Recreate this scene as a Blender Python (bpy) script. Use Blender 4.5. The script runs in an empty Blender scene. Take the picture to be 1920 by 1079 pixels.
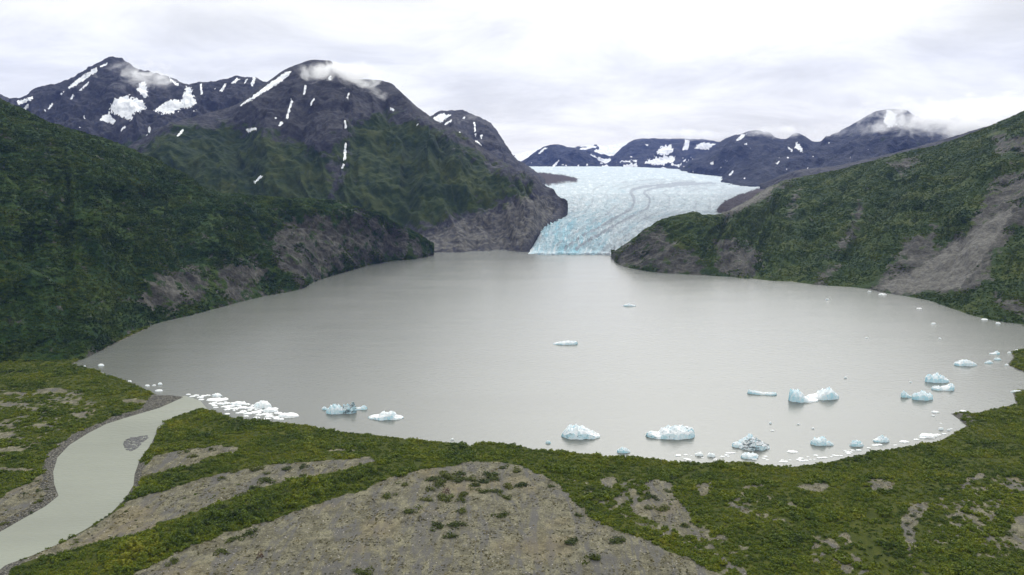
import bpy, math, random
import numpy as np

random.seed(7)
RNG = np.random.default_rng(11)
scene = bpy.context.scene
COL = scene.collection

# ------------------------------------------------------------------ camera
H = 200.0            # metres above the lake
F = 1507.0           # focal length in photo pixels
CX, CY = 960.0, 539.5
HOR = 300.0
PITCH = math.atan((CY - HOR) / F)
CP, SP = math.cos(PITCH), math.sin(PITCH)

cam_d = bpy.data.cameras.new('camera')
cam_d.sensor_width = 36.0
cam_d.lens = 36.0 * F / 1920.0
cam_d.clip_start = 1.0
cam_d.clip_end = 60000.0
cam = bpy.data.objects.new('camera', cam_d)
COL.objects.link(cam)
cam.location = (0, 0, H)
cam.rotation_euler = (math.pi / 2 - PITCH, 0, 0)
scene.camera = cam


def ray(px, py):
    a = (np.asarray(px, float) - CX) / F
    b = (CY - np.asarray(py, float)) / F
    return a, CP + b * SP, -SP + b * CP


def on_plane(px, py, z=0.0):
    x, y, w = ray(px, py)
    t = (z - H) / w
    return np.stack([x * t, y * t, np.zeros_like(t) + z], -1)


def at_depth(px, py, Y):
    x, y, w = ray(px, py)
    t = np.asarray(Y, float) / y
    return np.stack([x * t, y * t, H + w * t], -1)


def project(P):
    x, y, z = P[..., 0], P[..., 1], P[..., 2] - H
    f = y * CP - z * SP
    u = y * SP + z * CP
    f = np.maximum(f, 1e-3)
    return CX + F * x / f, CY - F * u / f


# glacier surface height as a function of distance
GY = np.array([1690, 1760, 1900, 2150, 2600, 3200, 4000, 5200, 7000.])
GZ = np.array([5, 15, 33, 57, 82, 106, 132, 152, 160.])


def glacier_z(Y):
    return np.interp(Y, GY, GZ)


def on_glacier(px, py):
    px = np.atleast_1d(np.asarray(px, float)); py = np.atleast_1d(np.asarray(py, float))
    x, y, w = ray(px, py)
    Y = np.linspace(1600, 7000, 2701)
    out = np.zeros(px.shape)
    for i in range(len(px)):
        zz = H + w[i] / y[i] * Y - glacier_z(Y)
        k = np.nonzero(zz <= 0)[0]
        out[i] = Y[k[0]] if len(k) else 7000
    return out


# ------------------------------------------------------------------ noise
_P = np.random.default_rng(3).permutation(256)
_P = np.concatenate([_P, _P, _P])
_GA = np.random.default_rng(4).uniform(0, 2 * np.pi, 256)
_G2 = np.stack([np.cos(_GA), np.sin(_GA)], -1)


def perlin(x, y):
    xi = np.floor(x).astype(int); yi = np.floor(y).astype(int)
    xf = x - xi; yf = y - yi
    xi &= 255; yi &= 255
    u = xf ** 3 * (xf * (xf * 6 - 15) + 10); v = yf ** 3 * (yf * (yf * 6 - 15) + 10)

    def g(ix, iy, fx, fy):
        h = _P[_P[ix & 255] + (iy & 255)]
        G = _G2[h]
        return G[..., 0] * fx + G[..., 1] * fy
    a = g(xi, yi, xf, yf); b = g(xi + 1, yi, xf - 1, yf)
    c = g(xi, yi + 1, xf, yf - 1); d = g(xi + 1, yi + 1, xf - 1, yf - 1)
    return (a + u * (b - a) + v * (c - a + u * (a - b - c + d))) * 1.5


def fbm(x, y, o=4, lac=2.03, gain=0.5):
    s = 0; a = 1.0; t = 0
    for i in range(o):
        s = s + a * perlin(x + 17.3 * i, y + 9.1 * i); t += a
        x = x * lac; y = y * lac; a *= gain
    return s / t


def ridged(x, y, o=4, lac=2.05, gain=0.5):
    s = 0; a = 1.0; t = 0
    for i in range(o):
        s = s + a * (1 - 2 * np.abs(perlin(x + 31.7 * i, y + 5.3 * i))); t += a
        x = x * lac; y = y * lac; a *= gain
    return s / t


def smooth(a, b, x):
    t = np.clip((x - a) / (b - a), 0, 1)
    return t * t * (3 - 2 * t)


# ------------------------------------------------------------------ polygons
def inside(poly, x, y):
    poly = np.asarray(poly, float)
    c = np.zeros(x.shape, bool)
    n = len(poly)
    for i in range(n):
        x1, y1 = poly[i]; x2, y2 = poly[(i + 1) % n]
        if y1 == y2:
            continue
        c ^= ((y1 > y) != (y2 > y)) & (x < (x2 - x1) * (y - y1) / (y2 - y1) + x1)
    return c


def sdf(poly, x, y, closed=True):
    """positive inside"""
    poly = np.asarray(poly, float)
    n = len(poly)
    d = np.full(x.shape, 1e18)
    for i in range(n if closed else n - 1):
        ax, ay = poly[i]; bx, by = poly[(i + 1) % n]
        ex, ey = bx - ax, by - ay
        L = ex * ex + ey * ey + 1e-12
        t = np.clip(((x - ax) * ex + (y - ay) * ey) / L, 0, 1)
        d = np.minimum(d, (x - ax - t * ex) ** 2 + (y - ay - t * ey) ** 2)
    d = np.sqrt(d)
    return np.where(inside(poly, x, y), d, -d) if closed else d


def ground_poly(pts):
    p = np.array(pts, float)
    return on_plane(p[:, 0], p[:, 1])[:, :2]


def pchip(xk, yk, x):
    xk = np.asarray(xk, float); yk = np.asarray(yk, float)
    h = np.diff(xk); dl = np.diff(yk) / h
    m = np.zeros_like(yk)
    m[0], m[-1] = dl[0], dl[-1]
    for i in range(1, len(xk) - 1):
        if dl[i - 1] * dl[i] > 0:
            w1 = 2 * h[i] + h[i - 1]; w2 = h[i] + 2 * h[i - 1]
            m[i] = (w1 + w2) / (w1 / dl[i - 1] + w2 / dl[i])
    i = np.clip(np.searchsorted(xk, x) - 1, 0, len(xk) - 2)
    t = (x - xk[i]) / h[i]
    t = np.clip(t, 0, 1)
    return ((1 + 2 * t) * (1 - t) ** 2 * yk[i] + t * (1 - t) ** 2 * h[i] * m[i]
            + t * t * (3 - 2 * t) * yk[i + 1] + t * t * (t - 1) * h[i] * m[i + 1])


# ------------------------------------------------------------------ nodes
def new_mat(name):
    m = bpy.data.materials.new(name)
    m.use_nodes = True
    nt = m.node_tree
    nt.nodes.clear()
    return m, nt


class NB:
    def __init__(s, nt):
        s.nt = nt

    def n(s, t, **kw):
        nd = s.nt.nodes.new(t)
        for k, v in kw.items():
            if k.startswith('i_'):
                key = k[2:]
                nd.inputs[int(key) if key.isdigit() else key.replace('_', ' ')].default_value = v
            else:
                setattr(nd, k, v)
        return nd

    def l(s, a, b):
        s.nt.links.new(a, b)

    def coord(s):
        return s.n('ShaderNodeTexCoord').outputs['Object']

    def noise(s, vec, scale, detail=4, rough=0.55, dist=0.0):
        nd = s.n('ShaderNodeTexNoise')
        nd.inputs['Scale'].default_value = scale
        nd.inputs['Detail'].default_value = detail
        nd.inputs['Roughness'].default_value = rough
        nd.inputs['Distortion'].default_value = dist
        s.l(vec, nd.inputs['Vector'])
        return nd.outputs['Fac']

    def scale(s, vec, v):
        nd = s.n('ShaderNodeVectorMath', operation='MULTIPLY')
        s.l(vec, nd.inputs[0]); nd.inputs[1].default_value = v
        return nd.outputs[0]

    def math(s, op, a, b=None, c=None, clamp=False):
        nd = s.n('ShaderNodeMath', operation=op, use_clamp=clamp)
        for i, v in enumerate((a, b, c)):
            if v is None:
                continue
            if isinstance(v, (int, float)):
                nd.inputs[i].default_value = v
            else:
                s.l(v, nd.inputs[i])
        return nd.outputs[0]

    def ramp(s, fac, a, b, lo=0.0, hi=1.0):
        nd = s.n('ShaderNodeMapRange', interpolation_type='SMOOTHSTEP')
        s.l(fac, nd.inputs['Value'])
        for k, v in (('From Min', a), ('From Max', b), ('To Min', lo), ('To Max', hi)):
            nd.inputs[k].default_value = v
        return nd.outputs['Result']

    def cramp(s, fac, stops):
        nd = s.n('ShaderNodeValToRGB')
        e = nd.color_ramp.elements
        while len(e) < len(stops):
            e.new(0.5)
        for el, (p, c) in zip(e, stops):
            el.position = p
            el.color = (*c, 1)
        s.l(fac, nd.inputs['Fac'])
        return nd.outputs['Color']

    def mix(s, fac, a, b, mode='MIX'):
        nd = s.n('ShaderNodeMix', data_type='RGBA', blend_type=mode)
        for sock, v in ((nd.inputs[0], fac), (nd.inputs[6], a), (nd.inputs[7], b)):
            if isinstance(v, (int, float)):
                sock.default_value = v
            elif isinstance(v, tuple):
                sock.default_value = (*v, 1) if len(v) == 3 else v
            else:
                s.l(v, sock)
        return nd.outputs[2]

    def attr(s, name):
        return s.n('ShaderNodeAttribute', attribute_name=name).outputs['Fac']

    def bump(s, h, strength, dist):
        nd = s.n('ShaderNodeBump')
        nd.inputs['Strength'].default_value = strength
        nd.inputs['Distance'].default_value = dist
        s.l(h, nd.inputs['Height'])
        return nd.outputs['Normal']

    def principled(s, color, rough=0.9, normal=None, spec=0.2, **kw):
        nd = s.n('ShaderNodeBsdfPrincipled')
        if isinstance(color, tuple):
            nd.inputs['Base Color'].default_value = (*color, 1)
        else:
            s.l(color, nd.inputs['Base Color'])
        if isinstance(rough, (int, float)):
            nd.inputs['Roughness'].default_value = rough
        else:
            s.l(rough, nd.inputs['Roughness'])
        nd.inputs['Specular IOR Level'].default_value = spec
        for k, v in kw.items():
            nd.inputs[k.replace('_', ' ')].default_value = v
        if normal is not None:
            s.l(normal, nd.inputs['Normal'])
        return nd.outputs[0]

    def out(s, surf=None, vol=None):
        o = s.n('ShaderNodeOutputMaterial')
        if surf is not None:
            s.l(surf, o.inputs['Surface'])
        if vol is not None:
            s.l(vol, o.inputs['Volume'])


# ------------------------------------------------------------------ mesh
def mesh_obj(name, verts, faces, mat=None, attrs=None, smooth_shade=True, parent=None):
    me = bpy.data.meshes.new(name)
    verts = np.asarray(verts, np.float32)
    me.vertices.add(len(verts))
    me.vertices.foreach_set('co', verts.ravel())
    if len(faces):
        if isinstance(faces, np.ndarray):
            k = faces.shape[1]
            me.loops.add(faces.size)
            me.loops.foreach_set('vertex_index', faces.astype(np.int32).ravel())
            me.polygons.add(len(faces))
            me.polygons.foreach_set('loop_start', np.arange(0, faces.size, k, dtype=np.int32))
        else:
            flat = [i for f in faces for i in f]
            st = np.cumsum([0] + [len(f) for f in faces[:-1]])
            me.loops.add(len(flat))
            me.loops.foreach_set('vertex_index', np.array(flat, np.int32))
            me.polygons.add(len(faces))
            me.polygons.foreach_set('loop_start', st.astype(np.int32))
        me.update(calc_edges=True)
        me.polygons.foreach_set('use_smooth', np.full(len(me.polygons), smooth_shade))
    for k, v in (attrs or {}).items():
        v = np.asarray(v)
        if v.dtype.kind == 'i':
            a = me.attributes.new(k, 'INT', 'POINT')
            a.data.foreach_set('value', v.astype(np.int32).ravel())
        else:
            a = me.attributes.new(k, 'FLOAT', 'POINT')
            a.data.foreach_set('value', v.astype(np.float32).ravel())
    me.update()
    if mat:
        me.materials.append(mat)
    o = bpy.data.objects.new(name, me)
    COL.objects.link(o)
    if parent:
        o.parent = parent
    return o


def grid_faces(nr, nc):
    i = np.arange(nr - 1)[:, None] * nc + np.arange(nc - 1)[None, :]
    i = i.ravel()
    return np.stack([i, i + 1, i + nc + 1, i + nc], -1)


def tag(o, label=None, cat=None, group=None, kind=None):
    if label: o['label'] = label
    if cat: o['category'] = cat
    if group: o['group'] = group
    if kind: o['kind'] = kind
    return o


def grid_normals(P):
    du = np.gradient(P, axis=1); dv = np.gradient(P, axis=0)
    N = np.cross(du, dv)
    N /= np.linalg.norm(N, axis=-1, keepdims=True) + 1e-9
    N[N[..., 2] < 0] *= -1
    return N


# ------------------------------------------------------------------ landforms
def curve(pts, us, kind):
    p = np.array([[q[0], q[1]] for q in pts], float)
    y = pchip(p[:, 0], p[:, 1], us)
    if kind == 'water':
        return on_plane(us, y, -2.0)
    if kind == 'glacier':
        return at_depth(us, y, on_glacier(us, y))
    Y = pchip(p[:, 0], [q[2] for q in pts], us)
    return at_depth(us, y, Y)


def loft(us, curves, rows, bulge):
    """curves: world rows; rows: row count for each gap; returns the grid and v (0 at the foot, 1 at the crest)."""
    out = []; vv = []
    ng = len(rows)
    for k in range(ng):
        a, b = curves[k], curves[k + 1]
        t = np.linspace(0, 1, rows[k], endpoint=(k == ng - 1))
        seg = a[None] + (b - a)[None] * t[:, None, None]
        seg[..., 2] += bulge[k] * np.sin(np.pi * t)[:, None]
        out.append(seg); vv.append(k + t)
    return np.concatenate(out), np.concatenate(vv)


def pixel_mask(P, polys, soft=1.0, wob=1.2, freq=0.25, seed=0.0):
    px, py = project(P)
    m = np.zeros(px.shape)
    if not polys:
        return m
    n = fbm(px * freq + seed, py * freq * 1.3 + seed, 4, gain=0.6) * wob
    for poly in polys:
        q = np.asarray(poly, float)
        mg = 4 * soft + 2 * wob
        s = ((px > q[:, 0].min() - mg) & (px < q[:, 0].max() + mg) & (py > q[:, 1].min() - mg) & (py < q[:, 1].max() + mg))
        if not s.any():
            continue
        xq, yq = q[:, 0], q[:, 1]
        area = 0.5 * abs(np.dot(xq, np.roll(yq, 1)) - np.dot(yq, np.roll(xq, 1)))
        per = np.hypot(xq - np.roll(xq, 1), yq - np.roll(yq, 1)).sum()
        kk = min(1.0, 2 * area / per / max(wob, 1e-3) * 0.55 + 0.12)
        d = sdf(q, px[s], py[s]) + n[s] * kk - (0.35 if kk < 0.4 and wob == 9.0 else 0)
        m[s] = np.maximum(m[s], np.clip(0.5 + d / (2 * soft), 0, 1))
    return m


def thick(poly, k):
    q = np.asarray(poly, float)
    c = q.mean(0)
    return (q - c) * k + c


exec_later = []


# ------------------------------------------------------------------ materials of the land
def terrain_mat(name, greens, rocks, snow=True, gscale=0.02, rscale=0.03, bump=0.6, bdist=6.0, streak=(1, 1, 1), mg=3.2):
    m, nt = new_mat(name)
    b = NB(nt)
    co = b.coord()
    n1 = b.noise(co, gscale, 6, 0.62)
    n2 = b.noise(co, gscale * 7, 4, 0.65)
    g = b.cramp(b.math('ADD', b.math('MULTIPLY', n1, 0.6), b.math('MULTIPLY', n2, 0.4)),
                [(0.36, greens[0]), (0.5, greens[1]), (0.64, greens[2])])
    cs = b.scale(co, streak)
    r1 = b.noise(cs, rscale, 8, 0.68)
    r2 = b.noise(cs, rscale * 6, 5, 0.7)
    rf = b.math('ADD', b.math('MULTIPLY', r1, 0.5), b.math('MULTIPLY', r2, 0.5))
    r = b.cramp(rf, [(0.36, rocks[0]), (0.5, rocks[1]), (0.63, rocks[2])])
    mixn = b.noise(co, rscale * 1.7, 7, 0.7)
    fac = b.ramp(b.math('ADD', b.attr('rock'), b.math('MULTIPLY', b.math('SUBTRACT', mixn, 0.5), mg)), 0.36, 0.60)
    c = b.mix(fac, g, r)
    pale = b.ramp(b.math('ADD', b.attr('pale'), b.math('MULTIPLY', b.math('SUBTRACT', r2, 0.5), 0.9)), 0.35, 0.75)
    c = b.mix(pale, c, b.cramp(r2, [(0.38, (0.070, 0.070, 0.062)), (0.6, (0.128, 0.124, 0.110))]))
    if snow:
        sf = b.ramp(b.math('ADD', b.attr('snow'), b.math('MULTIPLY', b.math('SUBTRACT', b.noise(co, 0.08, 5, 0.75), 0.5), 1.5)), 0.44, 0.56)
        c = b.mix(sf, c, b.cramp(b.noise(co, 0.03, 6, 0.7), [(0.36, (0.58, 0.61, 0.66)), (0.52, (0.84, 0.86, 0.88)), (0.66, (0.92, 0.93, 0.94))]))
    hh = b.math('ADD', b.noise(co, gscale * 4, 6, 0.7), b.math('MULTIPLY', r2, 0.5))
    nrm = b.bump(hh, bump, bdist)
    b.out(b.principled(c, 0.95, nrm, 0.1))
    return m


G_DARK = [(0.009, 0.024, 0.007), (0.019, 0.040, 0.008), (0.045, 0.065, 0.012)]  # darkened with the hill leaves to hold the slope's weak light
G_MID = [(0.013, 0.026, 0.009), (0.027, 0.045, 0.011), (0.06, 0.072, 0.016)]
G_ALP = [(0.011, 0.021, 0.007), (0.021, 0.035, 0.008), (0.045, 0.056, 0.012)]
R_BROWN = [(0.020, 0.021, 0.018), (0.054, 0.053, 0.045), (0.110, 0.108, 0.094)]
R_PURPLE = [(0.017, 0.018, 0.022), (0.036, 0.037, 0.043), (0.078, 0.077, 0.080)]
M_HILL = terrain_mat('hillside', G_DARK, R_BROWN, snow=False, gscale=0.02, rscale=0.03, bump=0.8, bdist=8)
M_HILL_E = terrain_mat('hillside_scree', G_MID, R_BROWN, snow=False, gscale=0.016, rscale=0.03)
M_MTN = terrain_mat('mountain_side', G_ALP, R_PURPLE, gscale=0.010, rscale=0.012, bump=0.55, bdist=20, mg=2.0)
R_BLUE = [(0.013, 0.016, 0.026), (0.030, 0.035, 0.050), (0.068, 0.072, 0.086)]  # rock tinted bluer to carry part of the distance haze
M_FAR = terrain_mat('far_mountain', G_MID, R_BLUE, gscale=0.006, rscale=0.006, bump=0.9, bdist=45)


def landform(name, label, us, curves, rows, bulge, mat, gully, wl, small, skew, veg_line=None, rock_polys=(), veg_polys=None,
             snow_polys=(), pale_polys=(), base_rock=0.0, crest=0.25, seed=0.0, soft=14, foot=0.0, snow_soft=0.8, snow_wob=9.0, rock_w=0.66, pale_w=1.0, snow_extra=None):
    P, v = loft(us, curves, rows, bulge)
    N = grid_normals(P)
    V = v[:, None] + 0 * P[..., 0]
    U = us[None, :] + 0 * V
    # metres along the slope face
    s = np.concatenate([[0], np.cumsum(np.linalg.norm(np.diff(curves[-2 if len(curves) > 2 else -1], axis=0)[:, :2], axis=1))])
    S = s[None, :] + 0 * V
    env = np.clip(np.sin(np.pi * np.clip(V / (len(rows) - 1 if len(rows) > 1 else 1), 0, 1)), 0, 1) ** 0.6
    env = np.where(V > (len(rows) - 1), crest, np.maximum(env, crest * smooth(0.5, 1.0, V / max(1, len(rows) - 1))))
    env = np.maximum(env, foot * smooth(0, 0.06, V))
    depth = P[..., 1]
    warp = fbm(S / (wl * 1.5) + seed, depth / (wl * 1.5), 3) * 0.45
    g1 = ridged((S + skew * V * wl) / wl + warp + seed, V * 1.1 + seed * 0.7 + warp, 4, gain=0.52)
    g2 = fbm(P[..., 0] / small[1] + seed, (depth + P[..., 2]) / small[1], 5, gain=0.58)
    d = env * (gully * (g1 - 0.35) + small[0] * g2) + (V > 0.02) * small[0] * (small[2] if len(small) > 2 else 0.22) * fbm(P[..., 0] / (small[1] * .25), (depth + P[..., 2]) / (small[1] * .25), 4)
    d = d * np.clip((np.arange(P.shape[1]) + 2) / 30, 0.1, 1)[None, :] * np.clip((P.shape[1] - np.arange(P.shape[1]) + 2) / 60, 0.1, 1)[None, :]
    P = P + N * d[..., None]
    # skirt below the foot
    sk = P[0].copy(); sk[:, 2] = np.minimum(sk[:, 2], 0) - 60
    P2 = np.concatenate([sk[None], P])
    nz = fbm(P[..., 0] / 90 + seed, (depth + P[..., 2] * 1.5) / 90, 4)
    if veg_polys is not None:
        rock = 1 - pixel_mask(P, veg_polys, soft, soft * 1.1, 0.03, seed)
    else:
        rock = base_rock + 0 * V
    rock = np.maximum(rock, rock_w * pixel_mask(P, rock_polys, soft, soft * 1.3, 0.045, seed + 3))
    rock = rock + 0.10 * (0.45 - g1) * (rock > 0.2)
    rock = rock + (g1 < -0.05) * 0.0
    pale = pale_w * pixel_mask(P, pale_polys, soft * 0.6, soft * 0.5, 0.05, seed + 5)
    snow = pixel_mask(P, snow_polys, snow_soft, snow_wob, 0.22, seed + 8)
    if snow_extra is not None:
        snow = np.maximum(snow, snow_extra(P, g1, nz))
    at = {k: np.concatenate([a[:1], a]) for k, a in (('rock', rock), ('snow', snow), ('pale', pale))}
    nr, nc = P2.shape[:2]
    o = mesh_obj(name, P2.reshape(-1, 3), grid_faces(nr, nc), mat, {k: a.ravel() for k, a in at.items()})
    tag(o, label, kind='structure')
    return o, P, rock, pale


def back_of(ridge, dy, dz):
    b = ridge.copy()
    r = b[:, :2] / np.linalg.norm(b[:, :2], axis=1, keepdims=True)
    b[:, :2] += r * dy
    b[:, 2] -= dz
    return b


# --- hill on the west shore
A_SHORE = [(-700, 735), (-300, 712), (0, 692), (95, 685), (150, 680), (190, 660), (230, 640), (290, 613), (350, 597), (420, 578), (490, 560), (560, 546),
           (578, 537), (590, 531), (618, 521), (660, 508), (700, 498), (740, 491), (780, 488), (812, 481), (850, 479)]
us = np.arange(-700, 816, 2.0)
base = curve(A_SHORE, us, 'water')
A_RIDGE = [(-700, 60, 1250), (-300, 120, 1300), (0, 187, 1350), (40, 206, 1360), (110, 236, 1370), (200, 262, 1380), (260, 284, 1390), (330, 320, 1410), (380, 349, 1430),
           (420, 362, 1450), (500, 370, 1490), (580, 374, 1540), (640, 380, 1585), (690, 397, 1620), (740, 421, 1655), (780, 445, 1685), (805, 470, 1710), (816, 482, 1725)]
ridge = curve(A_RIDGE, us, 'depth')
back = back_of(ridge, 500, 160)
hillA, PA, rockA, _ = landform(
    'west_hill', 'dark green brushy hill dropping to the lake on the near side of the tall peaks', us, [base, ridge, back], [150, 40], [26, 0], M_HILL,
    gully=34, wl=120, small=(16, 75), skew=1.3, seed=1.3, crest=0.10, soft=16, foot=0.12,
    rock_w=0.70, rock_polys=[[(500, 440), (560, 405), (620, 390), (700, 402), (780, 440), (815, 482), (700, 500), (610, 525), (560, 540), (520, 500)],
                [(280, 520), (340, 500), (390, 505), (400, 560), (330, 585), (280, 590), (255, 560)],
                [(400, 495), (470, 480), (520, 510), (490, 550), (430, 570), (400, 545)],
                [(150, 664), (290, 604), (420, 570), (560, 538), (620, 515), (700, 492), (815, 474), (812, 486), (700, 506), (560, 552), (420, 586), (290, 620), (150, 688)]],
    base_rock=0.12)

# --- tall dark mountain in the middle left
us = np.arange(200, 1064.6, 1.5)
B_BASE = [(200, 480, 1900), (500, 480, 1850), (700, 485, 1780), (800, 484, 1735), (812, 482, 1722), (850, 479, 1735), (900, 478, 1742), (950, 476, 1750), (988, 474, 1752), (996, 462, 1790), (1008, 443, 1860), (1030, 424, 1960), (1050, 408, 2040), (1061, 400, 2095), (1066, 399, 2110)]
base = curve(B_BASE, us, 'depth')
base[:, 2] -= 4
B_RIDGE = [(200, 300, 2500), (250, 268, 2550), (300, 243, 2600), (345, 224, 2650), (400, 208, 2720), (440, 198, 2760), (470, 178, 2800), (500, 155, 2850), (530, 135, 2880), (560, 121, 2890),
           (590, 113, 2900), (617, 114, 2900), (640, 138, 2880), (665, 150, 2860), (700, 150, 2850), (725, 154, 2840), (750, 172, 2820), (775, 194, 2790), (800, 214, 2750), (830, 234, 2700),
           (860, 252, 2650), (900, 275, 2590), (940, 303, 2520), (980, 328, 2450), (1010, 346, 2380), (1035, 361, 2320), (1050, 380, 2240), (1059, 391, 2160), (1066, 398, 2115)]
ridge = curve(B_RIDGE, us, 'depth')
back = back_of(ridge, 900, 330)
mid = base * 0.5 + ridge * 0.5
B_SNOW = [[(447, 200), (474, 180), (507, 155), (537, 135), (546, 135), (534, 149), (500, 171), (467, 191)],
          [(535, 223), (546, 185), (549, 190), (544, 210), (539, 224)], [(459, 243), (480, 239), (482, 243), (467, 249)],
          [(580, 197), (588, 183), (591, 185), (583, 199)], [(568, 177), (571, 158), (575, 160), (572, 179)],
          [(522, 235), (527, 225), (531, 232), (524, 239)], [(513, 223), (516, 216), (520, 224)],
          [(474, 343), (489, 328), (493, 331), (477, 345)], [(331, 255), (341, 242), (345, 245), (335, 257)],
          [(645, 224), (650, 229), (651, 243), (646, 241)], [(646, 268), (650.5, 268), (648.5, 301), (643, 301)],
          [(639, 317), (643, 305), (647.5, 307), (643, 318)], [(649, 186), (652, 174), (656, 175), (653, 187)],
          [(731, 201), (741, 205), (738, 210), (732, 207)], [(615, 150), (618, 141), (621, 142), (619, 155)], [(779, 233), (786, 232), (784, 236)]]
mtnB, PB, rockB, _ = landform(
    'central_mountain', 'tall dark purple and green mountain with a long snow streak beside the glacier', us, [base, ridge, back], [230, 30], [30, 0], M_MTN,
    gully=80, wl=300, small=(34, 150, 0.08), skew=0.9, seed=4.7, crest=0.06, soft=30, snow_polys=B_SNOW,
    veg_polys=[[(250, 285), (330, 238), (420, 232), (490, 240), (550, 262), (595, 285), (636, 282), (662, 236), (712, 212), (800, 234), (860, 268), (930, 314), (1000, 352), (975, 376), (900, 394),
                (800, 425), (750, 445), (690, 440), (560, 400), (400, 390), (250, 370)]],
    rock_polys=[[(620, 300), (650, 300), (640, 400), (600, 420)]], foot=0.08, pale_w=0.56,
    pale_polys=[[(740, 450), (800, 425), (870, 398), (940, 380), (985, 352), (1030, 362), (1064, 392), (1010, 450), (990, 476), (812, 484)]])

# --- snowy peak far left
us = np.arange(-260, 640, 1.5)
C_RIDGE = [(-260, 150, 3600), (-100, 165, 3700), (-30, 168, 3750), (0, 178, 3800), (20, 186, 3800), (35, 186, 3800), (75, 163, 3820), (100, 160, 3830), (120, 155, 3840), (145, 143, 3850), (165, 130, 3860), (185, 118, 3870), (198, 111, 3870),
           (215, 107, 3880), (228, 107, 3880), (240, 117, 3880), (262, 130, 3880), (290, 134, 3880), (310, 143, 3880), (330, 150, 3880), (350, 161, 3880), (362, 160, 3900), (375, 156, 3900), (400, 155, 3900), (430, 148, 3920),
           (445, 145, 3920), (462, 147, 3930), (480, 145, 3930), (497, 152, 3940), (540, 150, 3950), (640, 160, 3950)]
ridge = curve(C_RIDGE, us, 'depth')
base = at_depth(us, 330 + 0 * us, 2900)
back = back_of(ridge, 1200, 400)
C_SNOW = [[(213, 190), (225, 184), (240, 180), (255, 186), (267, 187), (273, 203), (263, 211), (252, 209), (246, 227), (232, 222), (213, 213), (203, 208)],
          [(187, 224), (200, 212), (217, 227), (213, 233), (197, 229)],
          [(291, 207), (307, 194), (320, 188), (340, 189), (344, 177), (350, 163), (358, 165), (363, 183), (370, 192), (360, 200), (333, 207), (317, 215), (300, 212)],
          [(127, 164), (147, 147), (180, 127), (184, 133), (157, 151), (140, 161), (130, 168)], [(147, 171), (167, 151), (169, 155), (153, 170)],
          [(187, 124), (202, 116), (201, 122), (188, 128)], [(262, 155), (272, 152), (277, 180), (271, 184), (263, 176), (257, 170)],
          [(316, 144), (336, 158), (334, 163), (319, 152)], [(32, 190), (60, 182), (62, 186), (43, 194), (35, 198)], [(41, 206), (53, 194), (56, 198), (47, 209)],
          [(89, 204), (97, 192), (100, 195), (92, 207)], [(132, 186), (136, 176), (139, 180), (135, 188)], [(112, 178), (120, 171), (116, 179)],
          [(276, 248), (280, 235), (285, 243), (280, 249)], [(270, 257), (277, 251), (275, 258)], [(224, 244), (235, 236), (237, 239), (227, 246)],
          [(374.5, 158), (378.5, 157), (380, 177), (376, 178)], [(412, 171), (421, 156), (425, 158), (417, 173)], [(433, 156), (445, 146), (451, 149), (437, 158)],
          [(469, 161), (475, 144), (481, 147), (474, 162)], [(457, 156), (463, 147), (466, 149), (460, 157)], [(67, 221), (72, 219), (71, 223)], [(145, 239), (153, 238), (150, 241)],
          [(360, 208), (368, 204), (370, 208), (363, 210)], [(345, 225), (350, 222), (349, 227)], [(386, 168), (389, 164), (390, 169)], [(398, 172), (406, 163), (405, 169)], [(155, 220), (159, 213), (159, 224)], [(83, 207), (87, 203), (86, 211)]]
mtnC, _, _, _ = landform(
    'snowy_west_mountain', 'dark jagged mountain with two broad snowfields behind the brushy hill', us, [base, ridge, back], [190, 24], [10, 0], M_MTN,
    gully=95, wl=360, small=(46, 150), skew=0.5, seed=9.1, crest=0.13, soft=20, snow_polys=C_SNOW, base_rock=0.95,
    veg_polys=[[(180, 290), (260, 262), (340, 250), (480, 250), (640, 260), (640, 340), (100, 340)]])

# --- peak behind it on the glacier's edge
us = np.arange(740, 1050, 1.5)
D_RIDGE = [(740, 250, 3800), (780, 230, 3800), (810, 216, 3800), (826, 208, 3800), (850, 208, 3800), (866, 206, 3800), (880, 212, 3790), (900, 221, 3780), (918, 230, 3760), (930, 244, 3730), (942, 262, 3690), (955, 282, 3640), (966, 297, 3600),
           (985, 308, 3540), (1005, 322, 3450), (1020, 335, 3380), (1035, 344, 3300), (1050, 352, 3260)]
ridge = curve(D_RIDGE, us, 'depth')
base = at_depth(us, 372 + 0 * us, 2700)
back = back_of(ridge, 1000, 350)
D_SNOW = [[(810, 223), (827, 212), (844, 217), (823, 232)], [(829, 236), (846, 224), (848, 227), (832, 238)], [(887.5, 228), (891.5, 228), (893, 263), (904, 272), (900, 279), (888, 273), (892, 263)],
          [(899, 253), (905, 252), (903, 263)], [(859, 249), (863, 247), (862, 254)], [(866, 223), (874, 216), (872, 224)]]
mtnD, _, _, _ = landform(
    'small_dark_peak', 'small steep dark peak with a forked snow gully above the glacier edge', us, [base, ridge, back], [130, 20], [0, 0], M_MTN,
    gully=50, wl=300, small=(26, 110), skew=0.3, seed=12.4, crest=0.08, snow_polys=D_SNOW, base_rock=1.0)

# --- mountains beyond the ice
def far_mountain(name, label, x0, x1, rd, base_y, base_d, seed, snow_polys, extra=None, gully=120, wl=900, rock=1.0, step=1.5):
    us = np.arange(x0, x1, step)
    ridge = curve(rd, us, 'depth')
    by = np.interp(us, [q[0] for q in base_y], [q[1] for q in base_y])
    base = at_depth(us, by, base_d)
    back = back_of(ridge, 900, 350)
    return landform(name, label, us, [base, ridge, back], [90, 14], [0, 0], M_FAR, gully=gully, wl=wl, small=(gully * 0.45, wl * 0.4), skew=0.3,
                    seed=seed, crest=0.12, snow_polys=snow_polys, base_rock=rock, snow_extra=extra)[0]


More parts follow.
